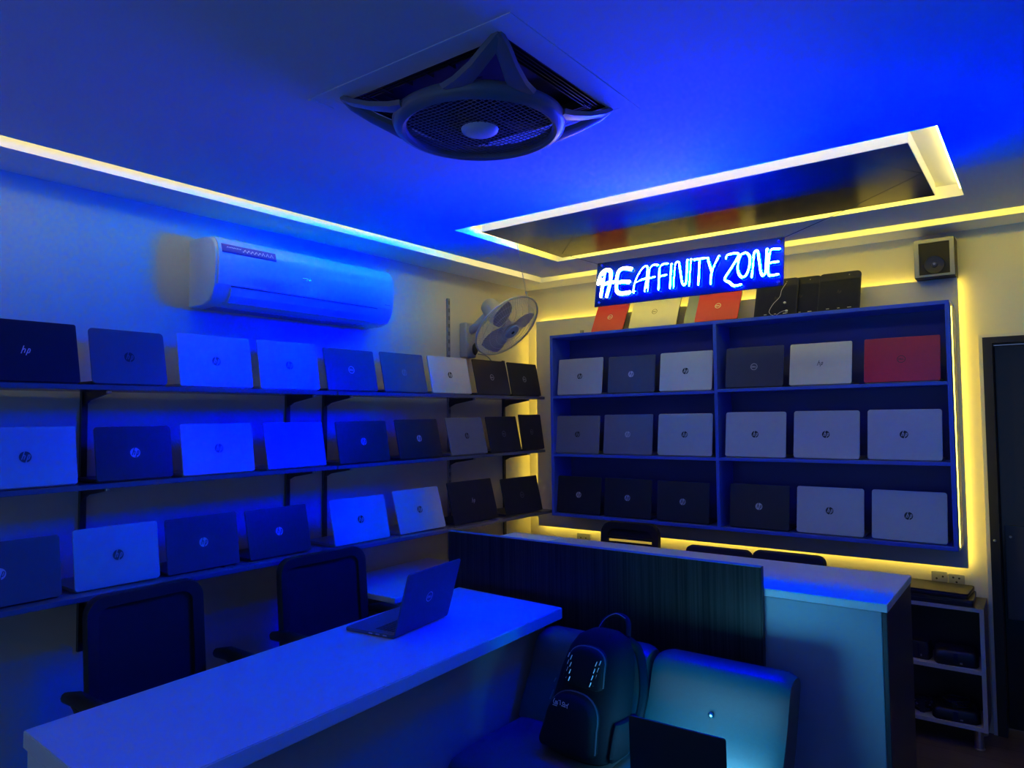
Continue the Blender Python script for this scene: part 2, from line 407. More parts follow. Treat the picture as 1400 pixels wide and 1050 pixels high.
# ------------------------------------------------------------------ laptops
def hp_strokes(full=True):
    h1 = [(-0.60, -0.46), (-0.08, 1.0)] if full else [(-0.75, -0.6), (-0.2, 0.9)]
    h2 = [(-0.42, 0.10), (-0.12, 0.36), (0.0, 0.24), (-0.08, -0.05), (-0.24, -0.46)]
    p1 = [(0.06, -1.0), (0.40, 0.0), (0.52, 0.36)] if full else [(0.0, -0.9), (0.52, 0.36)]
    p2 = [(0.44, 0.34), (0.70, 0.34), (0.76, 0.20), (0.62, -0.26), (0.48, -0.42), (0.22, -0.42)]
    return [h1, h2, p1, p2]
def make_logo(kind, r, m_logo, m_lid, parent, h):
    bm = B()
    if kind == 'disc':                     # filled disc with the two slanted letters cut out
        disc(bm, r, -0.0004)
        for s in hp_strokes(): ribbon(bm, [(x*r, z*r) for x, z in s], r*0.17, -0.0007, 1)
    elif kind == 'script':                 # four thin slanted strokes without a disc
        for s in hp_strokes(False): ribbon(bm, [(x*r, z*r) for x, z in s], r*0.15, -0.0005)
    else:                                  # ring with four letters
        disc(bm, r, -0.0004, r0=r*0.84)
        for s in ([(-0.62, -0.2), (-0.62, 0.2), (-0.42, 0.2), (-0.30, 0.08), (-0.30, -0.08), (-0.42, -0.2), (-0.62, -0.2)],
                  [(-0.02, 0.14), (-0.20, 0.20), (-0.14, 0.0), (-0.20, -0.20), (0.06, -0.14)], [(-0.15, 0.02), (0.0, 0.06)],
                  [(0.16, 0.2), (0.16, -0.2), (0.36, -0.2)], [(0.44, 0.2), (0.44, -0.2), (0.66, -0.2)]):
            ribbon(bm, [(x*r, z*r) for x, z in s], r*0.11, -0.0005)
    o = obj('badge', bm, [m_logo, m_lid], parent, loc=(0, 0, h*0.5))
    o['label'] = 'pale badge' if m_logo in (mark_pale, mark_dim) else 'dark badge'
    return o
def laptop(pos, rz, th, w, h, shell, kind, mark, label, group, depth=0.212, r=0.009, base=None, keys=False, lr=None, screen=None):
    t = thing('laptop', label, 'laptop', pos, rz, group)
    bm = B()                                                        # base
    q = rrect(w-0.004, depth, 0.010, 4, z0=0.009)
    loft(bm, [[(x*0.985, y*1.0, 0.0015) for x, y in q], [(x, y, 0.005) for x, y in q], [(x, y, 0.0125) for x, y in q], [(x*0.995, 0.009+(y-0.009)*0.995, 0.0145) for x, y in q]])
    for sx in (-1, 1):
        for y in (0.03, depth-0.03): box(bm, sx*w*0.4-0.012, sx*w*0.4+0.012, y-0.003, y+0.003, 0, 0.002)
    bs = obj('base', bm, base or (lap_black if shell in (lap_black, lap_gloss, lap_navy, lap_slate) else lap_grey), t)
    if keys:
        bm = B(); kw, kd = w*0.80, depth*0.40
        for i in range(14):
            for j in range(5):
                cx = -kw/2+(i+0.5)*kw/14; cy = 0.030+(j+0.5)*kd/5
                bbox(bm, cx-kw/32, cx+kw/32, cy-kd/13, cy+kd/13, 0.0145, 0.0163, 0.0006, 1)
        obj('keyboard', bm, key_pl, bs)
        bm = B(); bbox(bm, -0.055, 0.055, depth*0.60, depth*0.93, 0.0144, 0.0150, 0.0004, 1); obj('touchpad', bm, lap_slate, bs)
        bm = B()
        for k in range(3): box(bm, -w/2+0.0005, -w/2+0.0025, 0.04+k*0.035, 0.058+k*0.035, 0.006, 0.011)
        obj('port', bm, steel, bs)
    bm = B(); slab(bm, w, h, 0.0065, r, 0.0018)
    ld = obj('lid', bm, shell, t, loc=(0, 0, 0.006), rot=(-th, 0, 0))
    if kind: make_logo(kind, lr or 0.0195, mark, shell, ld, h)
    if screen:
        bm = B(); slab(bm, w-0.02, h-0.03, 0.0008, 0.003, 0.0003, y0=0.0066, z0=0.018); obj('screen', bm, screen, ld)
    bm = B()                                                         # hinge barrel
    for sx in (-0.28, 0.28): tube(bm, [(sx*w-0.022, 0.0085, 0.0125), (sx*w+0.022, 0.0085, 0.0125)], 0.0035, 8)
    obj('hinge', bm, lap_black, t)
    return t

ROWS = {
 'L1':(-2.8268, 0.98, 1.7338, 1.5722, 0.238, 0.34, 0.2244),
 'L2':(-2.8296, 1.3334, 1.7328, 1.5756, 0.2137, 0.2851, 0.2171),
 'L3':(-2.826, 1.693, 1.7329, 1.5706, 0.1658, 0.3345, 0.2222),
 'L4':(-2.8276, 2.065, 1.7322, 1.5776, 0.1676, 0.3271, 0.2245),
 'L5':(-2.8289, 2.4433, 1.7321, 1.5724, 0.2039, 0.3298, 0.2185),
 'L6':(-2.8276, 2.8222, 1.7322, 1.5757, 0.2162, 0.3313, 0.2235),
 'L7':(-2.8284, 3.2034, 1.7312, 1.5703, 0.205, 0.3509, 0.2252),
 'L8':(-2.8267, 3.6081, 1.7318, 1.5685, 0.2212, 0.3424, 0.229),
 'L9':(-2.8282, 3.964, 1.7314, 1.5681, 0.2018, 0.3391, 0.2266),
 'M1':(-2.8359, 0.985, 1.3639, 1.5758, 0.153, 0.33, 0.212),
 'M2':(-2.839, 1.3617, 1.365, 1.5734, 0.1609, 0.2934, 0.2075),
 'M3':(-2.8249, 1.7061, 1.3619, 1.5665, 0.1568, 0.3274, 0.2133),
 'M4':(-2.823, 2.1013, 1.3614, 1.5733, 0.1913, 0.3287, 0.2147),
 'M5':(-2.8269, 2.5222, 1.3627, 1.5701, 0.1878, 0.3416, 0.2157),
 'M6':(-2.831, 2.9424, 1.3643, 1.5715, 0.2289, 0.342, 0.2236),
 'M7':(-2.8298, 3.3624, 1.3644, 1.5725, 0.2475, 0.3433, 0.2308),
 'M8':(-2.838, 3.7527, 1.3668, 1.5736, 0.211, 0.3359, 0.2335),
 'M9':(-2.8353, 4.0437, 1.3662, 1.5893, 0.149, 0.3028, 0.242),
 'B1':(-2.7881, 0.9, 0.9811, 1.5749, 0.1511, 0.37, 0.2139),
 'B2':(-2.8086, 1.2884, 0.9805, 1.5559, 0.1411, 0.306, 0.2211),
 'B3':(-2.8136, 1.6344, 0.9782, 1.5538, 0.1581, 0.3131, 0.2199),
 'B4':(-2.8114, 2.005, 0.9749, 1.5567, 0.2335, 0.3226, 0.2199),
 'B5':(-2.7935, 2.476, 0.9693, 1.5497, 0.227, 0.3569, 0.2246),
 'B6':(-2.7994, 2.9206, 0.9665, 1.5581, 0.2911, 0.3573, 0.2371),
 'B7':(-2.7926, 3.3795, 0.9626, 1.534, 0.2712, 0.4015, 0.2516),
 'B8':(-2.7824, 3.8629, 0.957, 1.5358, 0.2298, 0.3903, 0.2378),
 'C11':(-2.4702, 4.0487, 1.7323, 0.0026, 0.1297, 0.3404, 0.2405),
 'C12':(-2.0926, 4.0503, 1.7342, -0.0013, 0.1147, 0.3287, 0.2335),
 'C13':(-1.7294, 4.0496, 1.7351, 0.0031, 0.1399, 0.3328, 0.2373),
 'C14':(-1.3202, 4.0502, 1.7429, 0.0026, 0.1794, 0.326, 0.234),
 'C15':(-0.9668, 4.0507, 1.7442, -0.0049, 0.2095, 0.3165, 0.2329),
 'C16':(-0.5781, 4.0495, 1.7461, -0.0064, 0.2236, 0.3438, 0.2345),
 'C21':(-2.4993, 4.0486, 1.3447, 0.0009, 0.1198, 0.3365, 0.2473),
 'C22':(-2.1234, 4.0475, 1.3436, 0.0004, 0.1217, 0.3419, 0.2508),
 'C23':(-1.7429, 4.0471, 1.3466, 0.0009, 0.125, 0.3451, 0.2519),
 'C24':(-1.3218, 4.0466, 1.3485, -0.0001, 0.1361, 0.3398, 0.2548),
 'C25':(-0.946, 4.0467, 1.3497, -0.004, 0.1539, 0.3315, 0.2555),
 'C26':(-0.5767, 4.0464, 1.3535, -0.0062, 0.1697, 0.3344, 0.2562),
 'C31':(-2.5144, 4.0499, 0.9484, 0.0079, 0.1286, 0.3343, 0.2394),
 'C32':(-2.1331, 4.0501, 0.9497, 0.0029, 0.1029, 0.3298, 0.2401),
 'C33':(-1.7646, 4.0507, 0.9522, -0.0003, 0.1113, 0.3315, 0.2382),
 'C34':(-1.3114, 4.0498, 0.9516, 0.0015, 0.1388, 0.3311, 0.2435),
 'C35':(-0.9391, 4.0488, 0.9509, -0.0001, 0.149, 0.3351, 0.2476),
 'C36':(-0.5689, 4.0487, 0.9514, -0.0049, 0.1732, 0.335, 0.2486),
 'T1':(-2.3008, 4.1282, 2.1361, -0.0037, 0.5583, 0.2323, 0.2149),
 'T2':(-1.9695, 4.1134, 2.1384, 0.0235, 0.4733, 0.3242, 0.2065),
 'T4':(-1.6289, 4.1104, 2.139, 0.0044, 0.4832, 0.2744, 0.2119),
 'T5':(-1.5513, 4.1099, 2.1394, 0.0167, 0.5284, 0.2614, 0.2004),
 'T6':(-1.2305, 4.0933, 2.1418, -0.006, 0.3698, 0.2328, 0.2237),
 'T7':(-1.0946, 4.0955, 2.1414, -0.0019, 0.2967, 0.2186, 0.2279),
 'T8':(-0.871, 4.0879, 2.1425, 0.0017, 0.3904, 0.211, 0.2332),
}
GL, GM, GB = 'laptops on the top wall shelf', 'laptops on the middle wall shelf', 'laptops on the bottom wall shelf'
GC1, GC2, GC3 = 'laptops in the top row of the cabinet', 'laptops in the middle row of the cabinet', 'laptops in the bottom row of the cabinet'
SPEC = {
 'L1': (lap_gloss, 'script', mark_pale, 'leftmost laptop on the top wall shelf, glossy black with a pale script mark'),
 'L2': (lap_slate, 'disc', mark_dark, 'dark slate laptop with rounded bright-edged lid, second from left on the top wall shelf'),
 'L3': (lap_silver, 'disc', mark_dark, 'silver laptop below the left end of the air conditioner, dark round badge'),
 'L4': (lap_silver, 'disc', mark_dark, 'silver laptop below the middle of the air conditioner, top wall shelf'),
 'L5': (lap_navy, 'ring', mark_pale, 'dark navy laptop with ring badge below the right end of the air conditioner'),
 'L6': (lap_slate, 'disc', mark_dim, 'charcoal laptop with dim badge between navy and silver laptops on the top wall shelf'),
 'L7': (lap_pale, 'disc', mark_dark, 'warm silver laptop below the wall fan box on the top wall shelf'),
 'L8': (lap_black, 'ring', mark_pale, 'black laptop with ring badge right of the warm silver one below the wall fan'),
 'L9': (lap_black, 'ring', mark_pale, 'rightmost black laptop on the top wall shelf, nearest the room corner'),
 'M1': (lap_silver, 'disc', mark_dark, 'leftmost silver laptop on the middle wall shelf, cut by the photo edge'),
 'M2': (lap_black, 'disc', mark_pale, 'black laptop with pale round badge, second from left on the middle wall shelf'),
 'M3': (lap_silver, 'disc', mark_dark, 'silver laptop with dark badge, third from left on the middle wall shelf'),
 'M4': (lap_grey, 'disc', mark_dim, 'plain grey laptop with dim shiny badge, fourth on the middle wall shelf'),
 'M5': (lap_black, 'disc', mark_pale, 'black laptop with pale round badge, right of the plain grey one on the middle shelf'),
 'M6': (lap_black, 'disc', mark_pale, 'black laptop left of the grey tilted one on the middle wall shelf'),
 'M7': (lap_grey, 'disc', mark_dark, 'grey laptop with dark badge between black ones on the middle wall shelf'),
 'M8': (lap_black, 'ring', mark_dim, 'black ring-badged laptop partly covering its neighbour on the middle wall shelf'),
 'M9': (lap_black, 'ring', mark_dim, 'black laptop at the corner end of the middle wall shelf, tucked behind another'),
 'B1': (lap_slate, 'disc', mark_pale, 'leftmost slate laptop on the bottom wall shelf with large pale round badge'),
 'B2': (lap_silver, 'disc', mark_dark, 'bright silver laptop above the left office chair on the bottom wall shelf'),
 'B3': (lap_navy, 'disc', mark_pale, 'dark navy laptop with pale badge, third on the bottom wall shelf'),
 'B4': (lap_black, 'disc', mark_pale, 'black laptop with pale badge above the right office chair on the bottom shelf'),
 'B5': (lap_pale, 'disc', mark_dark, 'pale silver laptop opened wide behind the desk laptop, bottom wall shelf'),
 'B6': (lap_pale, 'disc', mark_dark, 'pale silver laptop, right one of the pale pair on the bottom wall shelf'),
 'B7': (lap_black, 'script', mark_pale, 'large black laptop with slashed pale mark on the bottom wall shelf'),
 'B8': (lap_black, 'ring', mark_dim, 'black ring-badged laptop at the corner end of the bottom wall shelf'),
 'C11': (lap_silver, 'disc', mark_dark, 'silver laptop in the top left corner of the display cabinet'),
 'C12': (lap_slate, 'disc', mark_pale, 'dark slate laptop between two silver ones in the cabinet top left bay'),
 'C13': (lap_pale, 'disc', mark_dark, 'pale silver laptop left of the divider in the cabinet top row'),
 'C14': (lap_navy, 'ring', mark_pale, 'dark navy laptop with ring badge right of the divider, cabinet top row'),
 'C15': (lap_pale, 'script', mark_dark, 'pale silver laptop with thin script mark beside the red one in the cabinet'),
 'C16': (lap_red, 'ring', mark_dark, 'bright red laptop with dark ring badge in the cabinet top right corner'),
 'C21': (lap_grey, 'disc', mark_dark, 'grey laptop at the left end of the cabinet middle row'),
 'C22': (lap_grey, 'disc', mark_pale, 'grey laptop with pale badge, second in the cabinet middle row'),
 'C23': (lap_silver, 'disc', mark_dark, 'silver laptop left of the divider in the cabinet middle row'),
 'C24': (lap_silver, 'disc', mark_dark, 'silver laptop right of the divider in the cabinet middle row'),
 'C25': (lap_silver, 'disc', mark_dark, 'silver laptop in the middle of the cabinet middle right bay'),
 'C26': (lap_silver, 'disc', mark_dark, 'silver laptop two below the cabinet top, directly under the red one'),
 'C31': (lap_black, 'disc', mark_pale, 'black laptop in the bottom left corner of the display cabinet'),
 'C32': (lap_black, 'disc', mark_pale, 'black laptop, middle of three black ones in the cabinet bottom left bay'),
 'C33': (lap_black, 'disc', mark_pale, 'black laptop left of the divider in the cabinet bottom row'),
 'C34': (lap_black, 'disc', mark_pale, 'black laptop right of the divider in the cabinet bottom row'),
 'C35': (lap_silver, 'disc', mark_dark, 'silver laptop between a black and a silver one in the cabinet bottom row'),
 'C36': (lap_silver, 'disc', mark_dark, 'silver laptop in the bottom right corner of the display cabinet'),
}
GR = {'L': GL, 'M': GM, 'B': GB, 'C1': GC1, 'C2': GC2, 'C3': GC3}
for k, (shell, kind, mark, lab) in SPEC.items():
    x, y, z, rz, th, w, h = ROWS[k]
    if k == 'M8': y, w = 3.742, 0.33
    if k == 'C21': x, w = -2.494, 0.331
    if k == 'C31': x, w = -2.493, 0.330
    if k == 'M9': y, w = 4.047, 0.268
    if k[0] in 'LMB': z = shelf_z(k[0], y)
    else: z = cab_z(k[:2], x)
    rr = 0.016 if k == 'L2' else (0.013 if k in ('M2', 'B1', 'B2', 'C24', 'C25', 'C26', 'C23', 'C35', 'C36') else 0.008)
    dp = 0.203 if k[0] in 'LM' else (0.24 if k[0] == 'B' else 0.19)
    laptop((x, y, z+0.0005), rz, th, w, h, shell, kind, mark, lab, GR.get(k[0]) or GR[k[:2]], depth=dp, r=rr, lr=0.018 if k == 'M9' else None)

# closed laptops and tablets leaning on top of the cabinet
GT = 'closed laptops leaning on top of the cabinet'
def leaning(pos, rz, th, w, h, shell, kind, mark, label):
    t = thing('laptop', label, 'laptop', pos, rz, GT)
    bm = B(); slab(bm, w, h, 0.007, 0.009, 0.0018); ld = obj('lid', bm, shell, t, loc=(0, 0, 0.0015+0.019*math.sin(th)), rot=(-th, 0, 0))
    bm = B(); slab(bm, w-0.003, h-0.003, 0.011, 0.009, 0.002, y0=0.0078, z0=0.001); obj('base', bm, lap_slate, t, loc=(0, 0, 0.0015+0.019*math.sin(th)), rot=(-th, 0, 0))
    if kind: make_logo(kind, 0.0185, mark, shell, ld, h)
T = ROWS
def TP(k, dy=0.0): return (T[k][0], T[k][1]+dy, 2.1425)
leaning(TP('T1'), 0, 0.52, 0.235, 0.225, lap_red, 'ring', mark_pale, 'red closed laptop at the left end on top of the cabinet, below the lit sign')
leaning(TP('T2'), 0, 0.46, 0.326, 0.225, lap_silver, 'ring', mark_dark, 'silver closed laptop between the two red ones on top of the cabinet')
leaning(TP('T4', 0.016), 0, 0.52, 0.27, 0.215, lap_blue, None, mark_dark, 'steel blue closed laptop tucked behind the right red one above the cabinet')
leaning(TP('T5', -0.012), 0, 0.52, 0.262, 0.215, lap_red, 'ring', mark_pale, 'red closed laptop under the right half of the lit sign')
def tablet(pos, th, w, h, label, earphones=False):
    t = thing('tablet_computer', label, 'tablet', pos, 0, 'black tablets on top of the cabinet')
    bm = B(); slab(bm, w, h, 0.010, (0.006, 0.006, 0.022, 0.022), 0.002); bd = obj('body', bm, lap_gloss, t, loc=(0, 0, 0.010*math.sin(th)), rot=(-th, 0, 0))
    bm = B(); slab(bm, w-0.016, h-0.056, 0.0012, 0.003, 0.0004, y0=-0.0010, z0=0.008); obj('front_cover', bm, tab_cover, bd)
    bm = B()
    for s in hp_strokes(False): ribbon(bm, [(x*0.014, z*0.014) for x, z in s], 0.0025, -0.0014)
    obj('badge', bm, mark_dark, bd, loc=(0, 0, h*0.48))
    for a, b in ((-0.06, -0.045), (-0.004, 0.008), (0.045, 0.065)):
        bm = B(); box(bm, a, b, -0.0016, -0.001, 0.011, 0.014); obj('sticker', bm, mark_pale, bd)
    bm = B(); lathe(bm, [(0.0005, 0), (0.003, -0.0005), (0.003, -0.0012), (0.0005, -0.0014)], 10, (w*0.22, 0.0, h-0.022), 'Y'); obj('camera_lens', bm, mark_dim, bd)
    return t
tablet((-1.205, 4.093, 2.1425), 0.36, 0.236, 0.236, 'dark tablet behind the lower right corner of the lit sign, earphones hanging over it')
tablet((-1.078, 4.113, 2.1425), 0.36, 0.212, 0.236, 'dark round-cornered tablet, middle of three on top of the cabinet')
tablet((-0.871, 4.085, 2.1425), 0.385, 0.212, 0.236, 'rightmost black round-cornered tablet on top of the cabinet')
t = thing('earphones', 'thin wired earphones draped over the dark tablet beside the lit sign', 'earphones', (-1.20, 4.085, 2.145))
bm = B()
tube(bm, spline([(-0.005, -0.012, 0.003), (-0.02, -0.012, 0.01), (-0.03, -0.004, 0.03), (-0.012, 0.012, 0.07), (0.02, 0.03, 0.11), (0.028, 0.045, 0.15), (0.05, 0.06, 0.19)], 6), 0.0011, 6)
tube(bm, spline([(0.012, -0.014, 0.003), (0.03, -0.010, 0.016), (0.055, -0.006, 0.024), (0.07, -0.008, 0.012)], 6), 0.0011, 6)
obj('cable', bm, mark_pale, t)
for (x, y, z) in ((0.052, 0.010, 0.072), (0.066, -0.012, 0.022)):
    bm = B(); sphere(bm, (x, y, z), 0.006, 1.3, 0.8, 1); obj('earbud', bm, mark_pale, t, smooth=True)

# ------------------------------------------------------------------ neon sign
SY = 3.10
sg = thing('neon_sign', 'hanging navy sign board with glowing neon lettering THE AFFINITY ZONE', 'sign', (-1.32, SY, 2.14))
def sp(name, bm, m, lab=None, par=None):
    o = obj(name, bm, m); o.parent = sg; o.matrix_parent_inverse = Matrix.Translation((1.32, -SY, -2.14))
    if lab: o['label'] = lab
    return o
    return o
bm = B(); v, fs = box(bm, -1.782, -0.868, SY, SY+0.008, 2.1385, 2.366)
for q in v:
    if q.co.x > -1 and q.co.z > 2.2: q.co.z -= 0.011
sp('backing_board', bm, board_m)
LET = {'T': [[(-1.7623, 2.255), (-1.7571, 2.2795), (-1.7462, 2.3053), (-1.7294, 2.3169), (-1.712, 2.3176), (-1.699, 2.3096), (-1.6947, 2.2924)], [(-1.7295, 2.3115), (-1.7354, 2.2476), (-1.7413, 2.1877)]], 'H': [[(-1.6982, 2.3074), (-1.6925, 2.2839), (-1.6957, 2.2428), (-1.7084, 2.1842)], [(-1.7307, 2.247), (-1.7025, 2.2498), (-1.6769, 2.2509)]], 'E': [[(-1.5847, 2.3048), (-1.6071, 2.3119), (-1.6321, 2.3123), (-1.6506, 2.3012), (-1.6581, 2.2713), (-1.658, 2.2301), (-1.6539, 2.2008), (-1.6368, 2.1886), (-1.6096, 2.186), (-1.5871, 2.1871)], [(-1.6517, 2.2458), (-1.622, 2.2455), (-1.5927, 2.2407)]], 'A': [[(-1.5581, 2.1879), (-1.5634, 2.1877), (-1.5595, 2.2265), (-1.5431, 2.269), (-1.5227, 2.2986), (-1.5072, 2.3078), (-1.4974, 2.2972), (-1.4964, 2.259), (-1.504, 2.1866)], [(-1.5572, 2.2323), (-1.5239, 2.2424), (-1.4932, 2.2466)]], 'F': [[(-1.4446, 2.3041), (-1.4616, 2.3084), (-1.4769, 2.3005), (-1.4855, 2.2816), (-1.4883, 2.234), (-1.4901, 2.1862)], [(-1.488, 2.2459), (-1.4586, 2.2475)]], 'F2': [[(-1.3959, 2.3042), (-1.4148, 2.3052), (-1.429, 2.296), (-1.4336, 2.2788), (-1.4335, 2.2273), (-1.4331, 2.1857)], [(-1.4317, 2.2476), (-1.4, 2.2499)]], 'I': [[(-1.3751, 2.2993), (-1.375, 2.2436), (-1.3755, 2.1857)]], 'N': [[(-1.3593, 2.1869), (-1.3595, 2.2338), (-1.3571, 2.2844), (-1.3509, 2.3031), (-1.3406, 2.3024), (-1.3329, 2.2811), (-1.3193, 2.2133), (-1.3123, 2.195), (-1.3043, 2.1902), (-1.2981, 2.1991), (-1.2963, 2.2568), (-1.2968, 2.308)]], 'I2': [[(-1.2798, 2.3087), (-1.282, 2.2473), (-1.2826, 2.1864)]], 'T2': [[(-1.2638, 2.3055), (-1.2131, 2.3052)], [(-1.238, 2.3038), (-1.2374, 2.2443), (-1.2384, 2.1852)]], 'Y': [[(-1.2005, 2.3034), (-1.1773, 2.2346)], [(-1.1482, 2.3043), (-1.1773, 2.2346), (-1.1801, 2.1821)]], 'Z': [[(-1.1139, 2.2918), (-1.1083, 2.303), (-1.0901, 2.3071), (-1.0677, 2.3064), (-1.0595, 2.2952), (-1.0685, 2.2743), (-1.0919, 2.2366), (-1.1134, 2.2039), (-1.1163, 2.192), (-1.1082, 2.1835), (-1.0953, 2.1756), (-1.0807, 2.1609), (-1.0641, 2.156), (-1.0455, 2.1586)]], 'O': [[(-1.0294, 2.3027), (-1.0172, 2.2946), (-1.0078, 2.2749), (-1.0074, 2.251), (-1.0129, 2.2206), (-1.0244, 2.1975), (-1.0403, 2.1922), (-1.0546, 2.2095), (-1.0605, 2.2398), (-1.0574, 2.2727), (-1.0465, 2.2963), (-1.0294, 2.3027)]], 'N2': [[(-0.9973, 2.1894), (-0.9941, 2.2456), (-0.9903, 2.2926), (-0.9817, 2.3048), (-0.9738, 2.292), (-0.9663, 2.249), (-0.9583, 2.2026), (-0.9508, 2.1889), (-0.9426, 2.1922), (-0.9381, 2.2126), (-0.9366, 2.2558), (-0.9354, 2.3044)]], 'E2': [[(-0.8841, 2.2978), (-0.9091, 2.3009), (-0.9216, 2.2916), (-0.928, 2.2474), (-0.9292, 2.2042), (-0.9209, 2.1844), (-0.8885, 2.1846)], [(-0.9264, 2.241), (-0.8897, 2.2413)]]}
for k, strokes in LET.items():                                       # white diffuser lip in front of a narrow blue glowing core
    bm = B(); wide = k in 'THE'; rw, rb = (0.0105, 0.0042) if wide else (0.0064, 0.0030)
    for s in strokes:
        pts = spline([(x, SY-0.0105, z) for x, z in s], 5) if len(s) > 2 else [Vector((x, SY-0.0105, z)) for x, z in s]
        tube(bm, pts, rw, 12)
        for e in (pts[0], pts[-1]): sphere(bm, e, rw, u=12, v=8)
    for v in bm.verts: v.co.y = SY-0.0105+(v.co.y-SY+0.0105)*0.35
    for s in strokes:
        s = [(max(x, -1.742), z) for x, z in s]
        pts = spline([(x, SY-0.004, z) for x, z in s], 3) if len(s) > 2 else [Vector((x, SY-0.004, z)) for x, z in s]
        tube(bm, pts, rb, 6, mi=1)
    sp('neon_letter', bm, [neon_w if wide else neon_m, neon_b], 'warm white blurred letter' if wide else None)
for (x, z) in ((-1.755, 2.350), (-0.888, 2.339), (-1.755, 2.155), (-0.888, 2.155)):
    bm = B(); lathe(bm, [(0.006, 0), (0.006, -0.006), (0.003, -0.009), (0.0005, -0.009)], 10, (x, SY, z), 'Y'); sp('stud', bm, steel)
# the board hangs with its lower edge swung about ten degrees towards the room
sg.location = (-1.32, SY-0.018, 2.14); sg.rotation_euler = (-0.17, 0, 0)
SM = Matrix.Translation(sg.location) @ Matrix.Rotation(-0.17, 4, 'X')
def anchor(x, z): return SM @ (Matrix.Translation((1.32, -SY, -2.14)) @ Vector((x, SY-0.002, z)))
for pts in ([anchor(-1.765, 2.355), (-2.20, 3.443, 2.53)], spline([anchor(-0.885, 2.345), (-0.62, 3.12, 2.425), (-0.352, 3.162, 2.53)], 5)):
    bm = B(); tube(bm, pts, 0.0012, 6); o = sp('hanging_wire', bm, dark_metal); o.matrix_parent_inverse = SM.inverted()

# ------------------------------------------------------------------ air conditioner on the left wall
ac = thing('air_conditioner', 'white split air conditioner on the left wall with a blue sticker', 'air conditioner', (XW, 2.22, 2.10))
prof = [(0.0, 0.305), (0.10, 0.307), (0.150, 0.303), (0.180, 0.290), (0.198, 0.268), (0.207, 0.235), (0.211, 0.19), (0.210, 0.14), (0.204, 0.09), (0.190, 0.048), (0.165, 0.018), (0.115, 0.002), (0.0, 0.0)]
def ac_loop(y, s): return [(x*1.0 if x == 0 else x-(1-s)*0.25, y, 0.152+(z-0.152)*(1-(1-s)*0.6)) for x, z in prof]
bm = B(); Y0, Y1 = -0.530, 0.530
loft(bm, [ac_loop(Y0, 0.95), ac_loop(Y0+0.004, 0.985), ac_loop(Y0+0.012, 1.0), ac_loop(Y1-0.012, 1.0), ac_loop(Y1-0.004, 0.985), ac_loop(Y1, 0.95)])
obj('body', bm, gloss_white, ac, smooth=True)
def ac_skin(idx, ya, yb, off, m, name, rows=1):
    """thin curved plate following the front profile"""
    P = [Vector((prof[i][0], prof[i][1])) for i in idx]; out = []
    for i, p in enumerate(P):
        t = (P[min(i+1, len(P)-1)]-P[max(i-1, 0)]).normalized(); n = Vector((-t.y, t.x))
        if n.x < 0 and abs(n.x) > abs(n.y): n = -n
        if n.x < 0 and n.y < 0: n = -n
        out.append((p, n))
    bm = B()
    a = [[(p.x+n.x*off, y, p.y+n.y*off) for p, n in out] for y in (ya, yb)]
    b = [[(p.x+n.x*0.0003, y, p.y+n.y*0.0003) for p, n in out] for y in (ya, yb)]
    loft(bm, [a[0]+b[0][::-1], a[1]+b[1][::-1]])
    return obj(name, bm, m, ac, smooth=True)
ac_skin([2, 3, 4, 5, 6, 7, 8], Y0+0.015, Y1-0.012, 0.005, gloss_white, 'front_panel')
bm = B()
loft(bm, [[(x, y, z) for x, z in ((0.2035, 0.080), (0.194, 0.046), (0.168, 0.016), (0.164, 0.0155), (0.190, 0.046), (0.199, 0.082))] for y in (-0.45, 0.41)])
bmesh.ops.translate(bm, vec=(0.004, 0, -0.002), verts=bm.verts); obj('louver', bm, gloss_white, ac)
bm = B(); box(bm, 0.196, 0.2075, -0.45, 0.41, 0.083, 0.087); obj('vent_slot', bm, black_pl, ac)
bm = B(); box(bm, 0.02, 0.11, -0.47, 0.40, -0.0015, 0.0015); obj('bottom_outlet', bm, grey_pl, ac)
sticker_blue = mat('sticker_blue', (0.02, 0.03, 0.30), 0.35)
def ac_surf(z):
    for (xa, za), (xb, zb) in zip(prof[1:], prof[2:]):
        if zb <= z <= za: return xa+(xb-xa)*(z-za)/(zb-za)+0.0052
    return 0.2
def on_ac(bm, yc, off):
    for v in bm.verts: v.co = Vector((ac_surf(v.co.z)+off-v.co.y, yc+v.co.x, v.co.z))
    return bm
bm = B(); G = [[bm.verts.new((-0.1375+0.275*i/4, 0, 0.229+0.046*j/6)) for i in range(5)] for j in range(7)]
for j in range(6):
    for i in range(4): bm.faces.new((G[j][i], G[j][i+1], G[j+1][i+1], G[j+1][i]))
st = obj('sticker', on_ac(bm, -0.362, 0.0008), sticker_blue, ac); st['label'] = 'dark blue sticker with wavy white writing'
bm = B()
for i in range(9): ribbon(bm, [(-0.112+i*0.008, 0.254+0.002*(i % 2)), (-0.107+i*0.008, 0.258-0.002*(i % 2))], 0.003, 0)
for i in range(5):
    x = -0.036+i*0.019; ribbon(bm, [(x, 0.248), (x+0.004, 0.244), (x+0.010, 0.254), (x+0.014, 0.257), (x+0.017, 0.250)], 0.0028, 0)
for i in range(3):
    x = 0.062+i*0.022; ribbon(bm, [(x, 0.244), (x+0.008, 0.259), (x+0.016, 0.244)], 0.003, 0)
obj('writing', on_ac(bm, -0.362, 0.0012), mark_pale, st)
bm = B(); ribbon(bm, [(-0.130, 0.269), (-0.100, 0.269)], 0.009, 0)
obj('emblem', on_ac(bm, -0.362, 0.0012), lap_red, st)['label'] = 'red emblem'
bm = B()
for i, w in enumerate((0.006, 0.016, 0.016)): slab(bm, w, 0.010, 0.0006, 0.001, 0.0002, z0=0)
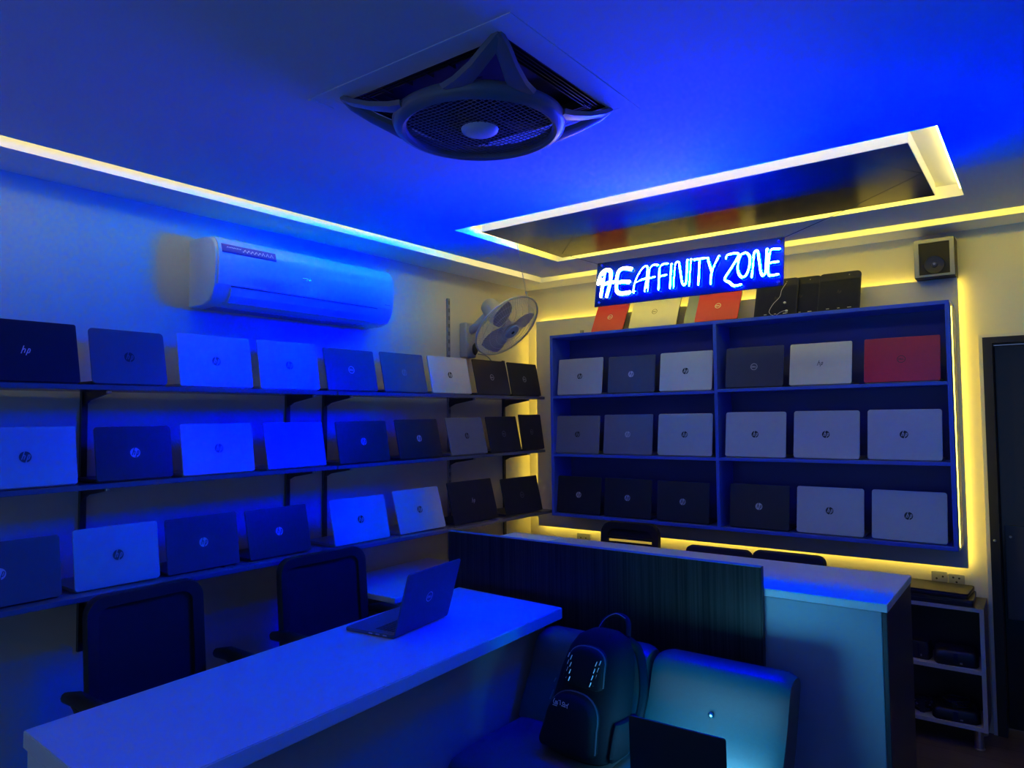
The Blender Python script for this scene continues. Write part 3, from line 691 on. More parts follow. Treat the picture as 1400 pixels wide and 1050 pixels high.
bm.free(); pm = Vector((XW+0.2175, 2.145, 2.27)); hv = ((Vector((0, 0, 1.6))-pm).normalized()+(Vector((-1.68, 3.07, 2.26))-pm).normalized()).normalized()
bm = B()
for x, w in ((0.0, 0.006), (0.014, 0.013), (0.034, 0.016)): bbox(bm, x-w/2, x+w/2, -0.0008, 0, 0, 0.011, 0.0003, 1)  # mirror patches added and tilted to imitate the sign's reflection on the glossy casing
chrome = mat('chrome', (0.9, 0.9, 0.92), 0.16, 1.0, noise=0.01)
o = obj('sign_glint', bm, chrome, ac, loc=(0.2175, -0.075, 0.165)); o['label'] = 'added chrome patches imitating the sign reflection'
yv = -hv; zv = (Vector((0, 0, 1))-yv*yv.z).normalized(); xv = yv.cross(zv)
o.rotation_euler = Matrix((xv, yv, zv)).transposed().to_euler()
bm = B()
for x in (0, 0.012, 0.024): box(bm, x, x+0.008, -0.0006, 0, 0, 0.003)
obj('display_mark', bm, black_pl, ac, loc=(0.213, 0.46, 0.108), rot=(0.1, 0, PI/2))

# ------------------------------------------------------------------ wall fan in the corner
fan_grey = mat('fan_grey_plastic', (0.46, 0.44, 0.43), 0.4)
fan_wire = mat('fan_guard_wire', (0.62, 0.60, 0.58), 0.35, 0.3)
fan_blade = mat('fan_blade_plastic', (0.36, 0.34, 0.34), 0.3)
WF = Vector((XW, 3.585, 2.10)); wf = thing('wall_fan', 'grey caged fan on the left wall near the corner, tilted down', 'fan', WF)
bm = B(); bbox(bm, 0.0005, 0.065, -0.055, 0.055, -0.115, 0.115, 0.014, 3); obj('wall_box', bm, fan_grey, wf, smooth=True)
bm = B(); lathe(bm, [(0.004, 0), (0.018, 0.002), (0.022, 0.012), (0.016, 0.022), (0.004, 0.024)], 20, (0.064, 0.022, -0.058), 'X')
for v in bm.verts: v.co.z = -0.058+(v.co.z+0.058)*1.9
obj('knob', bm, black_pl, wf, smooth=True)
N = Vector((0.72, -0.035, -0.69)).normalized(); CF = Vector((-2.72, 3.60, 2.17))-WF
M = N.to_track_quat('Z', 'Y').to_matrix().to_4x4()
M.translation = CF
def fpart(name, bm, m, par=wf, smooth=True):
    for v in bm.verts: v.co = M @ v.co
    return obj(name, bm, m, par, smooth=smooth)
bm = B(); tube(bm, spline([(0.05, 0.0, 0.06), (0.10, 0.0, 0.085), (0.16, 0.008, 0.13), tuple(M @ Vector((0, 0, -0.17)))], 5), [0.028]*16, 12); obj('neck', bm, fan_grey, wf, smooth=True)
bm = B(); lathe(bm, [(0.01, -0.245), (0.035, -0.24), (0.055, -0.22), (0.064, -0.18), (0.066, -0.12), (0.060, -0.075), (0.04, -0.06), (0.01, -0.058)], 28); fpart('motor_housing', bm, fan_grey)
def guard(sgn, hub_r, z0, z1):
    bm = B()
    for r in (0.075, 0.115, 0.155, 0.195): 
        q = (r-hub_r)/(0.232-hub_r); z = z0+(z1-z0)*q**1.8
        tube(bm, [(r*math.cos(2*PI*i/48), r*math.sin(2*PI*i/48), z) for i in range(48)], 0.0014, 4, True)
    for i in range(72):
        a = 2*PI*i/72; pts = []
        for j in range(7):
            q = j/6; r = hub_r+(0.232-hub_r)*q; pts.append((r*math.cos(a), r*math.sin(a), z0+(z1-z0)*q**1.8))
        tube(bm, pts, 0.0012, 4)
    return bm
fpart('front_guard', guard(1, 0.045, 0.055, 0.004), fan_wire)
fpart('rear_guard', guard(-1, 0.062, -0.068, -0.004), fan_wire)
bm = B(); tube(bm, [(0.234*math.cos(2*PI*i/64), 0.234*math.sin(2*PI*i/64), 0) for i in range(64)], 0.0065, 8, True); fpart('rim', bm, fan_wire)
bm = B(); lathe(bm, [(0.001, 0.066), (0.030, 0.066), (0.047, 0.062), (0.052, 0.055), (0.050, 0.049), (0.001, 0.049)], 32)
hub = fpart('hub_cap', bm, mat('hub_cap_blue_grey', (0.36, 0.40, 0.52), 0.35))
bm = B(); lathe(bm, [(0.001, 0.0665), (0.011, 0.0665), (0.012, 0.067), (0.001, 0.0672)], 16); fpart('hub_mark', bm, black_pl, hub)
bm = B()
lathe(bm, [(0.001, 0.025), (0.036, 0.022), (0.042, 0.0), (0.040, -0.03), (0.001, -0.03)], 24)
for k in range(3):
    a0 = 2*PI*k/3+0.4; L = []
    for j in range(6):
        r = 0.035+0.165*j/5; hw = 0.35+0.35*math.sin(PI*min(1, 0.25+0.75*j/5))
        L.append([(r*math.cos(a0+s*hw), r*math.sin(a0+s*hw), 0.018*s-dz) for s, dz in ((-1, 0), (-0.5, 0), (0, 0), (0.5, 0), (1, 0), (1, 0.002), (0.5, 0.002), (0, 0.002), (-0.5, 0.002), (-1, 0.002))])
    loft(bm, L)
fpart('blades', bm, fan_blade)
bm = B(); tube(bm, spline([(0.09, 0.03, -0.09), (0.13, 0.09, -0.11), (0.15, 0.13, -0.20), (0.06, 0.14, -0.30), (0.012, 0.14, -0.37)], 6), 0.004, 6); obj('power_cord', bm, fan_grey, wf)
top = WF+(M @ Vector((0, 0, 0))); tp = M @ (Vector((0, 0, 0)))
best = max((M @ Vector((0.234*math.cos(2*PI*i/64), 0.234*math.sin(2*PI*i/64), 0)) for i in range(64)), key=lambda p: p.z)+WF
bm = B(); tube(bm, [(-2.256, 3.083, 2.53), best], 0.0028, 6)
tag(obj('hanging_cord', bm, mat('pale_cord', (0.8, 0.8, 0.82), 0.6)), 'thin pale cord hanging from the ceiling to the wall fan', 'cord')

# ------------------------------------------------------------------ cassette fan in the ceiling
fan_dark = mat('cassette_fan_plastic', (0.20, 0.20, 0.22), 0.28)
cf = thing('ceiling_fan', 'square dark cassette fan set in the ceiling with a round grille', 'ceiling fan', (-1.318, 1.62, CZ))
bm = B(); H = 0.2905
box(bm, -H, H, -0.28, 0.28, 0.048, 0.0545); box(bm, -H, -H+0.004, -0.28, 0.28, 0.0, 0.048); box(bm, H-0.004, H, -0.28, 0.28, 0, 0.048); box(bm, -H, H, -0.28, -0.276, 0, 0.048); box(bm, -H, H, 0.276, 0.28, 0, 0.048)
obj('duct', bm, black_pl, cf)
bm = B()
for s in (-1, 1):
    for k in range(5): box(bm, -0.25, 0.25, s*(0.268-k*0.012)-0.002, s*(0.268-k*0.012)+0.002, 0.004, 0.03); box(bm, s*(0.278-k*0.012)-0.002, s*(0.278-k*0.012)+0.002, -0.25, 0.25, 0.005, 0.031)
    for k in range(7): box(bm, -0.24+k*0.08-0.002, -0.24+k*0.08+0.002, s*0.24 if s < 0 else 0.2, s*0.2 if s < 0 else 0.24, 0.002, 0.02)
obj('louvers', bm, dark_metal, cf)
def frame_ring(bm, a, b, w, z0, z1):
    box(bm, -a, a, -b, -b+w, z0, z1); box(bm, -a, a, b-w, b, z0, z1); box(bm, -a, -a+w, -b+w, b-w, z0, z1); box(bm, a-w, a, -b+w, b-w, z0, z1)
bm = B(); frame_ring(bm, 0.362, 0.330, 0.045, -0.002, 0.0); frame_ring(bm, 0.317, 0.285, 0.030, -0.001, 0.0)
obj('trim_frame', bm, ceil_paint, cf)
bm = B(); bbox(bm, -0.372, -0.357, -0.335, -0.25, -0.010, -0.002, 0.002, 1); obj('loose_trim', bm, ceil_paint, cf)
bm = B()
lathe(bm, [(0.238, -0.040), (0.254, -0.050), (0.258, -0.062), (0.252, -0.078), (0.240, -0.087), (0.228, -0.090), (0.219, -0.085), (0.216, -0.072), (0.219, -0.055), (0.228, -0.042), (0.238, -0.040)], 64, cap=False)
for sx in (-1, 1):
    for sy in (-1, 1):
        for da in (-1, 1):
            a = math.atan2(sy, sx)+da*0.36
            c = Vector((sx*0.283-da*sy*sx*0.0*0.012, sy*0.273, 0.0)); e = Vector((0.244*math.cos(a), 0.244*math.sin(a), -0.058))
            d_ = (e-c).normalized(); sd_ = d_.cross(Vector((0, 0, 1))).normalized(); L = []
            for q, hw, dz in ((-0.04, 0.012, 0.0), (0.15, 0.022, -0.010), (0.5, 0.024, -0.012), (0.85, 0.030, -0.006), (1.08, 0.042, 0.0)):
                p = c.lerp(e, q)+Vector((0, 0, dz)); up_v = sd_.cross(d_)
                if up_v.z < 0: up_v = -up_v
                L.append([p+sd_*hw*x+up_v*0.010*y for x, y in ((-1, 0.4), (-0.8, -0.8), (0, -1.2), (0.8, -0.8), (1, 0.4), (0, 1))])
            loft(bm, L)
obj('frame', bm, fan_dark, cf, smooth=True)
bm = B(); R_ = 0.214
for k in range(-13, 14):
    x = k*0.0155; l = math.sqrt(max(0, R_*R_-x*x))
    tube(bm, [(x, -l, -0.074), (x, 0, -0.080), (x, l, -0.074)], 0.0013, 4); tube(bm, [(-l, x, -0.0735), (0, x, -0.0795), (l, x, -0.0735)], 0.0013, 4)
obj('grille', bm, fan_dark, cf)
bm = B(); lathe(bm, [(0.001, -0.094), (0.032, -0.094), (0.045, -0.090), (0.054, -0.084), (0.056, -0.078), (0.001, -0.076)], 36); obj('hub_cap', bm, white_pl, cf, smooth=True)
bm = B(); lathe(bm, [(0.001, -0.052), (0.06, -0.052), (0.066, -0.03), (0.06, 0.0), (0.001, 0.0)], 28)
for k in range(5):
    a0 = 2*PI*k/5
    loft(bm, [[(r*math.cos(a0+s*0.4), r*math.sin(a0+s*0.4), -0.03+0.014*s-dz) for s, dz in ((-1, 0), (0, 0), (1, 0), (1, 0.002), (0, 0.002), (-1, 0.002))] for r in (0.05, 0.10, 0.15, 0.205)])
obj('blades', bm, black_pl, cf)

# ------------------------------------------------------------------ desk, side table, counter
dk = thing('desk', 'long white-topped desk in front of the two office chairs', 'desk', (0, 0, 0))
A_, B_, C_, D_ = Vector((-1.727, 2.666)), Vector((-2.351, 2.696)), Vector((-2.26, 0.788)), Vector((-1.657, 0.757))
def quad_prism(bm, pts, z0, z1, bev=0.003):
    v0 = [bm.verts.new((p.x, p.y, z0)) for p in pts]; v1 = [bm.verts.new((p.x, p.y, z1)) for p in pts]
    fs = [bm.faces.new(v0[::-1]), bm.faces.new(v1)]+[bm.faces.new((v0[i], v0[(i+1) % 4], v1[(i+1) % 4], v1[i])) for i in range(4)]
    bmesh.ops.bevel(bm, geom=list({e for f in fs for e in f.edges}), offset=bev, segments=2, affect='EDGES')
bm = B(); quad_prism(bm, [D_, A_, B_, C_], 0.712, 0.760); obj('desk_top', bm, white_lam, dk)
ax = (A_-D_).normalized(); ay = Vector((-ax.y, ax.x))
Ld = (A_-D_).length
def dp(s, t): return D_.lerp(A_, s/Ld).lerp(C_.lerp(B_, s/Ld), t/0.615)
def dq(s0, s1, t0, t1): return [dp(s0, t0), dp(s1, t0), dp(s1, t1), dp(s0, t1)]
bm = B(); quad_prism(bm, dq(0.032, Ld-0.03, 0.075, 0.093), 0.06, 0.7115); obj('front_board', bm, grey_lam, dk)
bm = B(); quad_prism(bm, dq(0.004, 0.030, 0.006, 0.592), 0.0, 0.7115); obj('side_board', bm, white_lam, dk)
bm = B(); quad_prism(bm, dq(Ld-0.028, Ld-0.006, 0.10, 0.58), 0.0, 0.7115); obj('side_board', bm, white_lam, dk)
rt = thing('side_table', 'low pale side table against the left wall behind the desk laptop', 'table', (-2.77, 2.80, 0))
bm = B(); bbox(bm, -0.275, 0.275, -0.40, 0.41, 0.718, 0.745); obj('table_top', bm, white_lam, rt)
bm = B(); bbox(bm, -0.27, -0.25, -0.38, 0.39, 0, 0.7175); obj('side_board', bm, grey_lam, rt)
bm = B(); bbox(bm, 0.24, 0.26, -0.38, 0.39, 0, 0.7175); obj('side_board', bm, grey_lam, rt)
bm = B(); bbox(bm, -0.249, 0.239, 0.36, 0.38, 0.1, 0.7175); obj('back_board', bm, grey_lam, rt)
ct = thing('counter', 'grey-fronted counter with a long pale top in front of the display cabinet', 'counter', (-1.46, 3.06, 0))
bm = B(); bbox(bm, -1.005, 0.997, -0.283, 0.262, 0.905, 0.935); obj('counter_top', bm, white_lam, ct)
bm = B(); bbox(bm, -1.003, 0.978, -0.279, -0.261, 0.0, 0.9045); obj('front_board', bm, grey_lam, ct)
bm = B(); bbox(bm, 0.979, 0.995, -0.279, 0.258, 0.0, 0.9045); obj('side_board', bm, dark_lam, ct)
bm = B(); bbox(bm, -1.003, -0.985, -0.26, 0.258, 0.0, 0.9045); obj('side_board', bm, dark_lam, ct)
bm = B(); box(bm, -0.3065, -0.3035, -0.28, 0.26, 0.9349, 0.9354); obj('top_seam', bm, mark_pale, ct)
wp = thing('wood_screen', 'tall dark veneered screen fixed along the counter front behind the sofa', 'screen', (-1.675, 2.762, 0))
bm = B(); bbox(bm, -0.792, 0.788, -0.012, 0.012, 0.02, 1.015, 0.002, 1)
o = obj('veneer_board', bm, wood_panel, wp)
bm = B(); bbox(bm, -0.792, 0.788, -0.0125, 0.0125, 1.0151, 1.0185, 0.001, 1); obj('top_edging', bm, grey_pl, wp)
bm = B(); bbox(bm, 0.7882, 0.7915, -0.0125, 0.0125, 0.02, 1.0185, 0.001, 1); obj('end_edging', bm, dark_metal, wp)
bm = B(); bbox(bm, -2.44, -2.14, 3.12, 3.27, 0.9352, 0.9385, 0.001, 1)
tag(obj('paper_sheets', bm, mat('white_paper', (0.85, 0.85, 0.86), 0.7)), 'flat white papers lying on the left end of the counter', 'papers')

# ------------------------------------------------------------------ chairs
def bend(bm, k=0.35):
    for v in bm.verts: v.co.y += k*v.co.x*v.co.x
def office_chair(label, group, loc, rz, w=0.46, top=0.995, low=0.50, slot=False):
    t = thing('office_chair', label, 'chair', loc, rz, group)
    h = top-low; yb = -0.02; lean = -0.08
    def place(bm):
        bend(bm)
        for v in bm.verts: v.co.y += yb+lean*(v.co.z-low)
        return bm
    R = (0.05, 0.05, 0.065, 0.065)
    bm = B(); o1 = rrect(w, h, R, 6, z0=low); n = len(o1); q = 0.042
    i1 = rrect(w-2*q, h-2*q, (0.03, 0.03, 0.04, 0.04), 6, z0=low+q)
    def lp(p, y): return [(x, y, z) for x, z in p]
    loops = [lp(o1, 0.012), lp([(x*0.985, low+h/2+(z-low-h/2)*0.985) for x, z in o1], 0.022), lp(i1, 0.020), lp(i1, -0.004), lp(o1, -0.010)]
    Lp = loft(bm, loops, caps=False)
    for i in range(n):
        j = (i+1) % n; bm.faces.new((Lp[-1][i], Lp[-1][j], Lp[0][j], Lp[0][i]))
    if slot: box(bm, -w/2+0.03, w/2-0.03, -0.006, 0.018, top-0.085-0.012, top-0.085)
    bk = obj('backrest', place(bm), black_pl, t, smooth=True)
    bm = B()
    zt = top-q-0.001 if not slot else top-0.115
    for (za, zb) in ([(low+q-0.004, zt+0.004)] if not slot else [(low+q-0.004, zt), (top-0.090, top-q+0.004)]):
        nx, nz = 12, 10; G = []
        for fy in (0.008, 0.002):
            G.append([[bm.verts.new((-(w/2-q+0.004)+(w-2*q+0.008)*i/nx, fy, za+(zb-za)*j/nz)) for i in range(nx+1)] for j in range(nz+1)])
        for g_ in G:
            for j in range(nz):
                for i in range(nx): bm.faces.new((g_[j][i], g_[j][i+1], g_[j+1][i+1], g_[j+1][i]))
    obj('back_mesh', place(bm), mesh_fab, bk)
    bm = B(); tube(bm, spline([(0, -0.03, low+0.12), (0, -0.035, low), (0, -0.01, 0.44), (0, 0.10, 0.415), (0, 0.2, 0.415)], 5), 0.022, 8); obj('back_bar', bm, black_pl, t, smooth=True)
    bm = B(); sw = 0.48
    def sl(ins, z): return [(x, 0.05+y, z) for x, y in rrect(sw-2*ins, 0.46-2*ins, 0.07-ins*0.5, 6, z0=ins)]
    loft(bm, [sl(0.02, 0.43), sl(0.0, 0.445), sl(0.0, 0.475), sl(0.012, 0.493), sl(0.04, 0.50)]); obj('seat', bm, fabric, t, smooth=True)
    for s in (-1, 1):
        bm = B()
        tube(bm, spline([(s*0.20, 0.20, 0.44), (s*0.265, 0.20, 0.445), (s*0.275, 0.17, 0.55), (s*0.275, 0.10, 0.66), (s*0.27, 0.03, 0.695)], 5), 0.016, 8)
        tube(bm, [(s*0.27, -0.02, 0.690), (s*0.27, 0.06, 0.702), (s*0.27, 0.20, 0.70), (s*0.27, 0.255, 0.685)], [0.018, 0.026, 0.026, 0.018], 10)
        obj('armrest', bm, black_pl, t, smooth=True)
    bm = B(); lathe(bm, [(0.028, 0.10), (0.028, 0.26), (0.018, 0.26), (0.018, 0.43), (0.06, 0.43)], 16, (0, 0.26, 0)); obj('gas_column', bm, dark_metal, t, smooth=True)
    bm = B()
    for k in range(5):
        a = 2*PI*k/5; tube(bm, [(0.02*math.cos(a), 0.26+0.02*math.sin(a), 0.115), (0.27*math.cos(a), 0.26+0.27*math.sin(a), 0.07)], [0.026, 0.017], 8)
    obj('star_base', bm, black_pl, t)
    for k in range(5):
        a = 2*PI*k/5; cx, cy = 0.27*math.cos(a), 0.26+0.27*math.sin(a)
        bm = B(); lathe(bm, [(0.004, -0.022), (0.024, -0.022), (0.0265, -0.012), (0.0265, 0.012), (0.024, 0.022), (0.004, 0.022)], 16, (cx, cy, 0.0265), 'X'); tube(bm, [(cx, cy, 0.0265), (cx, cy, 0.08)], 0.006, 6); obj('caster', bm, black_pl, t)
    return t
GD = 'office chairs behind the desk'
office_chair('left mesh-backed black office chair behind the desk, below the bright silver laptop', GD, (-2.60, 1.305, 0), -PI/2+0.02, 0.425)
office_chair('right mesh-backed black office chair behind the desk, beside the open desk laptop', GD, (-2.61, 2.10, 0), -PI/2, 0.475)
GK = 'chairs behind the counter'
office_chair('black chair with a slotted back behind the left part of the counter', GK, (-1.925, 3.66, 0), PI+0.04, 0.36, 0.985, 0.55, True)
bn = thing('bench', 'black low-backed two-seat bench behind the counter middle', 'bench', (-1.21, 3.62, 0))
for x0_, x1_, zt in ((-0.355, -0.005, 0.905), (0.0, 0.345, 0.914)):
    bm = B(); slab(bm, x1_-x0_, 0.36, 0.05, (0.03, 0.03, 0.035, 0.035), 0.012, z0=zt-0.36)
    o = obj('back_pad', bm, fabric, bn, loc=((x0_+x1_)/2, 0, 0), smooth=True)
    bm = B(); bbox(bm, x0_+0.003, x1_-0.003, -0.42, -0.01, 0.40, 0.47, 0.02, 3); obj('seat_pad', bm, fabric, bn, smooth=True)
bm = B()
for x in (-0.30, 0.29): tube(bm, [(x, 0.03, 0.80), (x, 0.055, 0.40), (x, 0.055, 0.37), (x, -0.40, 0.37)], 0.012, 8)
tube(bm, [(-0.31, -0.2, 0.38), (0.30, -0.2, 0.38)], 0.015, 8); obj('frame', bm, dark_metal, bn)
for x in (-0.30, 0.29):
    for y in (-0.38, 0.05):
        bm = B(); tube(bm, [(x, y, 0.0), (x, y, 0.37)], 0.013, 8); obj('leg', bm, dark_metal, bn)

# ------------------------------------------------------------------ sofa
sf = thing('sofa', 'low black leather two-seat sofa against the dark screen', 'sofa', (-1.23, 2.25, 0))
def cushion(name, x0, x1, pts_y, r=0.05, crown=0.02):
    """pts_y: profile loop (y,z) lofted along x with rounded ends"""
    bm = B(); n = 10; L = []
    cy = sum(p[0] for p in pts_y)/len(pts_y); cz = sum(p[1] for p in pts_y)/len(pts_y)
    for i in range(n+1):
        u = i/n; x = x0+(x1-x0)*u; e = min(u, 1-u)*(x1-x0)
        s = 1-(max(0, 1-e/r)**2.5)*0.22
        L.append([(x, cy+(y-cy)*s, cz+(z-cz)*(s if z > cz else 1-(1-s)*0.6)) for y, z in pts_y])
    xs = [0, 0.008, 0.02, 0.04, 0.07, 0.12, 0.2, 0.3, 0.38, 0.43, 0.46, 0.48, 0.492, 0.5]
    L = []
    W = x1-x0
    for q in xs:
        x = x0+W*q/0.5; e = min(q, 0.5-q)/0.5*W
        s = 1-0.10*(max(0, 1-e/r))**2.2
        L.append([(x, cy+(y-cy)*s, cz+(z-cz)*s) for y, z in pts_y])
    loft(bm, L)
    return obj(name, bm, leather, sf, smooth=True)
def rprof(p, k=4): return [(v.x, v.y) for v in [Vector((a[0], a[1])) for a in [(q[0], q[1]) for q in spline([(y, z, 0) for y, z in p], k, True)]]]
back = rprof([(0.095, 0.38), (0.185, 0.36), (0.26, 0.40), (0.36, 0.62), (0.375, 0.68), (0.335, 0.705), (0.27, 0.70), (0.232, 0.665), (0.185, 0.55)])
bl = cushion('back_cushion', -0.515, -0.012, back); br_ = cushion('back_cushion', 0.018, 0.515, back)
seat = rprof([(-0.36, 0.26), (-0.37, 0.33), (-0.345, 0.385), (-0.28, 0.402), (-0.1, 0.404), (0.10, 0.402), (0.16, 0.39), (0.17, 0.30), (0.14, 0.255), (-0.1, 0.25), (-0.3, 0.25)])
cushion('seat_cushion', -0.50, -0.003, seat); cushion('seat_cushion', 0.003, 0.515, seat)
for par, cx in ((br_, 0.262), (bl, -0.26)):
    bm = B(); sphere(bm, (cx, 0.180, 0.555), 0.011, 1, 0.7, 1); obj('button', bm, steel, par, smooth=True)
bm = B(); bbox(bm, -0.49, 0.505, -0.33, 0.30, 0.09, 0.249, 0.01, 2); obj('frame', bm, leather, sf)
for sx in (-0.45, 0.46):
    for sy in (-0.29, 0.26):
        bm = B(); lathe(bm, [(0.016, 0.0), (0.022, 0.091)], 14, (sx, sy, 0)); obj('leg', bm, steel, sf)

# ------------------------------------------------------------------ open laptops on desk and sofa
laptop((-2.022, 2.097, 0.7605), math.atan2(0.358, -0.045), -0.28, 0.352, 0.252, lap_navy, 'ring', mark_pale, 'open dark laptop with ring badge standing on the white desk', 'open laptops in use', depth=0.24, r=0.012, base=lap_slate, keys=True, lr=0.021)
laptop((-0.952, 2.105, 0.4045), 0.03, -0.03, 0.315, 0.226, lap_black, None, mark_dark, 'open black laptop on the sofa lighting the cushion behind it', 'open laptops in use', depth=0.215, r=0.008, keys=True, screen=screen_m)

# ------------------------------------------------------------------ backpack leaning on the left sofa cushion
bp = thing('backpack', 'black backpack with pale dashes and a white mark leaning on the sofa', 'backpack', (-1.375, 2.130, 0.405), -0.10)
BL = Matrix(((1, 0, -0.03, 0), (0, 1, 0.37, 0), (0, 0, 0.85, 0), (0, 0, 0, 1)))   # leans back, base flat on the seat
def se(cx, cy, rx, ry, z, n=28, p=3.0):
    out = []
    for i in range(n):
        a = 2*PI*i/n; c, s = math.cos(a), math.sin(a)
        out.append((cx+rx*math.copysign(abs(c)**(2/p), c), cy+ry*math.copysign(abs(s)**(2/p), s), z))
    return out
def bpart(name, bm, m, par=bp, smooth=True):
    for v in bm.verts: v.co = BL @ v.co
    return obj(name, bm, m, par, smooth=smooth)
bm = B()
loft(bm, [se(0, 0.10, rx, ry, z) for z, rx, ry in ((0.0, 0.125, 0.075), (0.012, 0.142, 0.090), (0.06, 0.150, 0.097), (0.18, 0.148, 0.093), (0.30, 0.138, 0.085), (0.38, 0.122, 0.075), (0.425, 0.098, 0.06), (0.447, 0.06, 0.04), (0.452, 0.02, 0.015))])
body = bpart('main_body', bm, fabric2)
def arch(cx, z0, z1, w, k=0.5, n=8):
    """outline of a pocket: flat rounded bottom, arched top"""
    h = z1-z0; r = w*0.22; pts = []
    for i in range(n+1):
        a = PI+i/n*PI/2; pts.append((cx-w+r+r*math.cos(a), z0+r+r*math.sin(a)))
    for i in range(n+1):
        a = 1.5*PI+i/n*PI/2; pts.append((cx+w-r+r*math.cos(a), z0+r+r*math.sin(a)))
    for i in range(2*n+1):
        a = i/(2*n)*PI; ca, sa = math.cos(a), math.sin(a)
        pts.append((cx+w*0.92*math.copysign(abs(ca)**0.8, ca), z1-h*k+h*k*abs(sa)**0.8))
    return pts
def pocket(name, cx, z0, z1, w, dep, y0, par, k=0.5):
    o_ = arch(cx, z0, z1, w, k); zc = (z0+z1)/2
    def lp(sc, y): return [(cx+(x-cx)*sc, y, zc+(z-zc)*sc) for x, z in o_]
    bm = B(); loft(bm, [lp(0.99, y0+0.03), lp(1.0, y0), lp(0.985, y0-dep*0.55), lp(0.93, y0-dep*0.85), lp(0.82, y0-dep), lp(0.4, y0-dep*1.08)])
    p = bpart(name, bm, fabric2, par)
    bm = B(); q = lp(1.0, y0-dep*0.30); m_ = 18
    tube(bm, q[m_-2:]+q[:1], 0.0032, 6); bpart('zip', bm, lap_slate, p)
    return p
p1 = pocket('lower_pocket', -0.008, 0.030, 0.240, 0.118, 0.045, 0.016, body, 0.55)
p2 = pocket('upper_pocket', 0.0, 0.258, 0.408, 0.088, 0.026, 0.022, body, 0.45)
for sx in (-1, 1):
    for k in range(4):
        x = sx*(0.070-k*0.003); z = 0.375-k*0.026
        for (xa, ya, za) in ((x, -0.003, z), (x-sx*0.014, -0.0055, z-0.006)):
            bm = B(); tube(bm, [(xa, ya, za), (xa-0.004, ya, za-0.017)], 0.0017, 5); bpart('reflective_dash', bm, mark_pale, p2)
bm = B(); W_ = 0.0032                                            # stitched mark on the lower pocket
MK = [[(-0.030, 0.012), (-0.034, 0.0), (-0.030, -0.006), (-0.012, -0.006)], [(-0.026, 0.003), (-0.014, 0.003)], [(-0.026, -0.001), (-0.012, -0.002)], [(-0.034, -0.012), (-0.014, -0.012)], [(-0.012, 0.008), (-0.004, 0.010), (-0.001, -0.006)],
      [(0.006, 0.004), (0.010, 0.008), (0.016, 0.006), (0.018, 0.0), (0.010, -0.001), (0.006, 0.004)], [(0.004, -0.006), (0.024, -0.007), (0.018, 0.0)], [(0.034, 0.008), (0.029, 0.0), (0.031, -0.010)], [(0.022, 0.001), (0.029, 0.0)]]
for s in MK: ribbon(bm, [(x-0.045, z+0.200) for x, z in s], W_, -0.0335)
bpart('stitched_mark', bm, mark_pale, p1, False)['label'] = 'white stitched mark'
bm = B(); tube(bm, spline([(-0.045, 0.13, 0.43), (-0.04, 0.15, 0.475), (0.0, 0.165, 0.497), (0.05, 0.165, 0.485), (0.075, 0.15, 0.43)], 6), 0.010, 8); bpart('grab_handle', bm, fabric2)
bm = B(); tube(bm, spline([(-0.043, 0.121, 0.45), (-0.035, 0.143, 0.482), (0.0, 0.156, 0.505), (0.045, 0.156, 0.494)], 6), 0.0018, 5); bpart('handle_piping', bm, mark_dim)
for sx in (-1, 1):
    bm = B(); pts = spline([(sx*0.06, 0.17, 0.41), (sx*0.10, 0.205, 0.36), (sx*0.155, 0.18, 0.25), (sx*0.165, 0.165, 0.14), (sx*0.145, 0.15, 0.06)], 5)
    for i in range(len(pts)-1):
        pass
    tube(bm, pts, 0.016, 8)
    for v in bm.verts: pass
    bpart('shoulder_strap', bm, fabric2)
bm = B()
loft(bm, [se(0.152, 0.10, rx, ry, z, 16, 2.4) for z, rx, ry in ((0.02, 0.004, 0.05), (0.04, 0.018, 0.068), (0.13, 0.020, 0.070), (0.155, 0.016, 0.066), (0.16, 0.004, 0.05))]); bpart('side_pocket', bm, fabric2, body)
for a, b in (((-0.145, 0.05, 0.20), (-0.150, 0.045, 0.165)), ((-0.138, 0.04, 0.25), (-0.144, 0.04, 0.235))):
    bm = B(); tube(bm, [a, b], 0.0025, 5); bpart('zip_pull', bm, mark_dim, body)

# ------------------------------------------------------------------ stand on the right and what is on it
sd = thing('low_shelf_unit', 'low black shelf unit with pale front edging right of the counter', 'shelf unit', (-0.66, 4.18, 0))
bm = B(); bbox(bm, -0.392, 0.392, -0.118, 0.135, 0.646, 0.664, 0.001, 1); obj('top_board', bm, dark_lam, sd)
bm = B(); bbox(bm, 0.374, 0.392, -0.118, 0.135, 0.088, 0.6455, 0.001, 1); obj('side_board', bm, dark_lam, sd)
bm = B(); bbox(bm, -0.392, -0.374, -0.118, 0.135, 0.088, 0.6455, 0.001, 1); obj('side_board', bm, dark_lam, sd)
bm = B(); bbox(bm, -0.3735, 0.3735, -0.112, 0.128, 0.352, 0.370, 0.001, 1); obj('shelf', bm, edge_lam, sd)
bm = B(); bbox(bm, -0.3735, 0.3735, -0.112, 0.128, 0.088, 0.106, 0.001, 1); obj('bottom_board', bm, edge_lam, sd)
bm = B(); bbox(bm, -0.392, 0.392, 0.1285, 0.1345, 0.088, 0.6455, 0.001, 1); obj('back_board', bm, dark_lam, sd)
bm = B()
box(bm, -0.392, 0.392, -0.1195, -0.1182, 0.646, 0.664); box(bm, 0.374, 0.392, -0.1195, -0.1182, 0.088, 0.646); box(bm, -0.392, -0.374, -0.1195, -0.1182, 0.088, 0.646); box(bm, -0.374, 0.374, -0.1135, -0.1122, 0.352, 0.370); box(bm, -0.374, 0.374, -0.1135, -0.1122, 0.088, 0.106)
obj('front_edging', bm, edge_lam, sd)['label'] = 'pale wood edging'
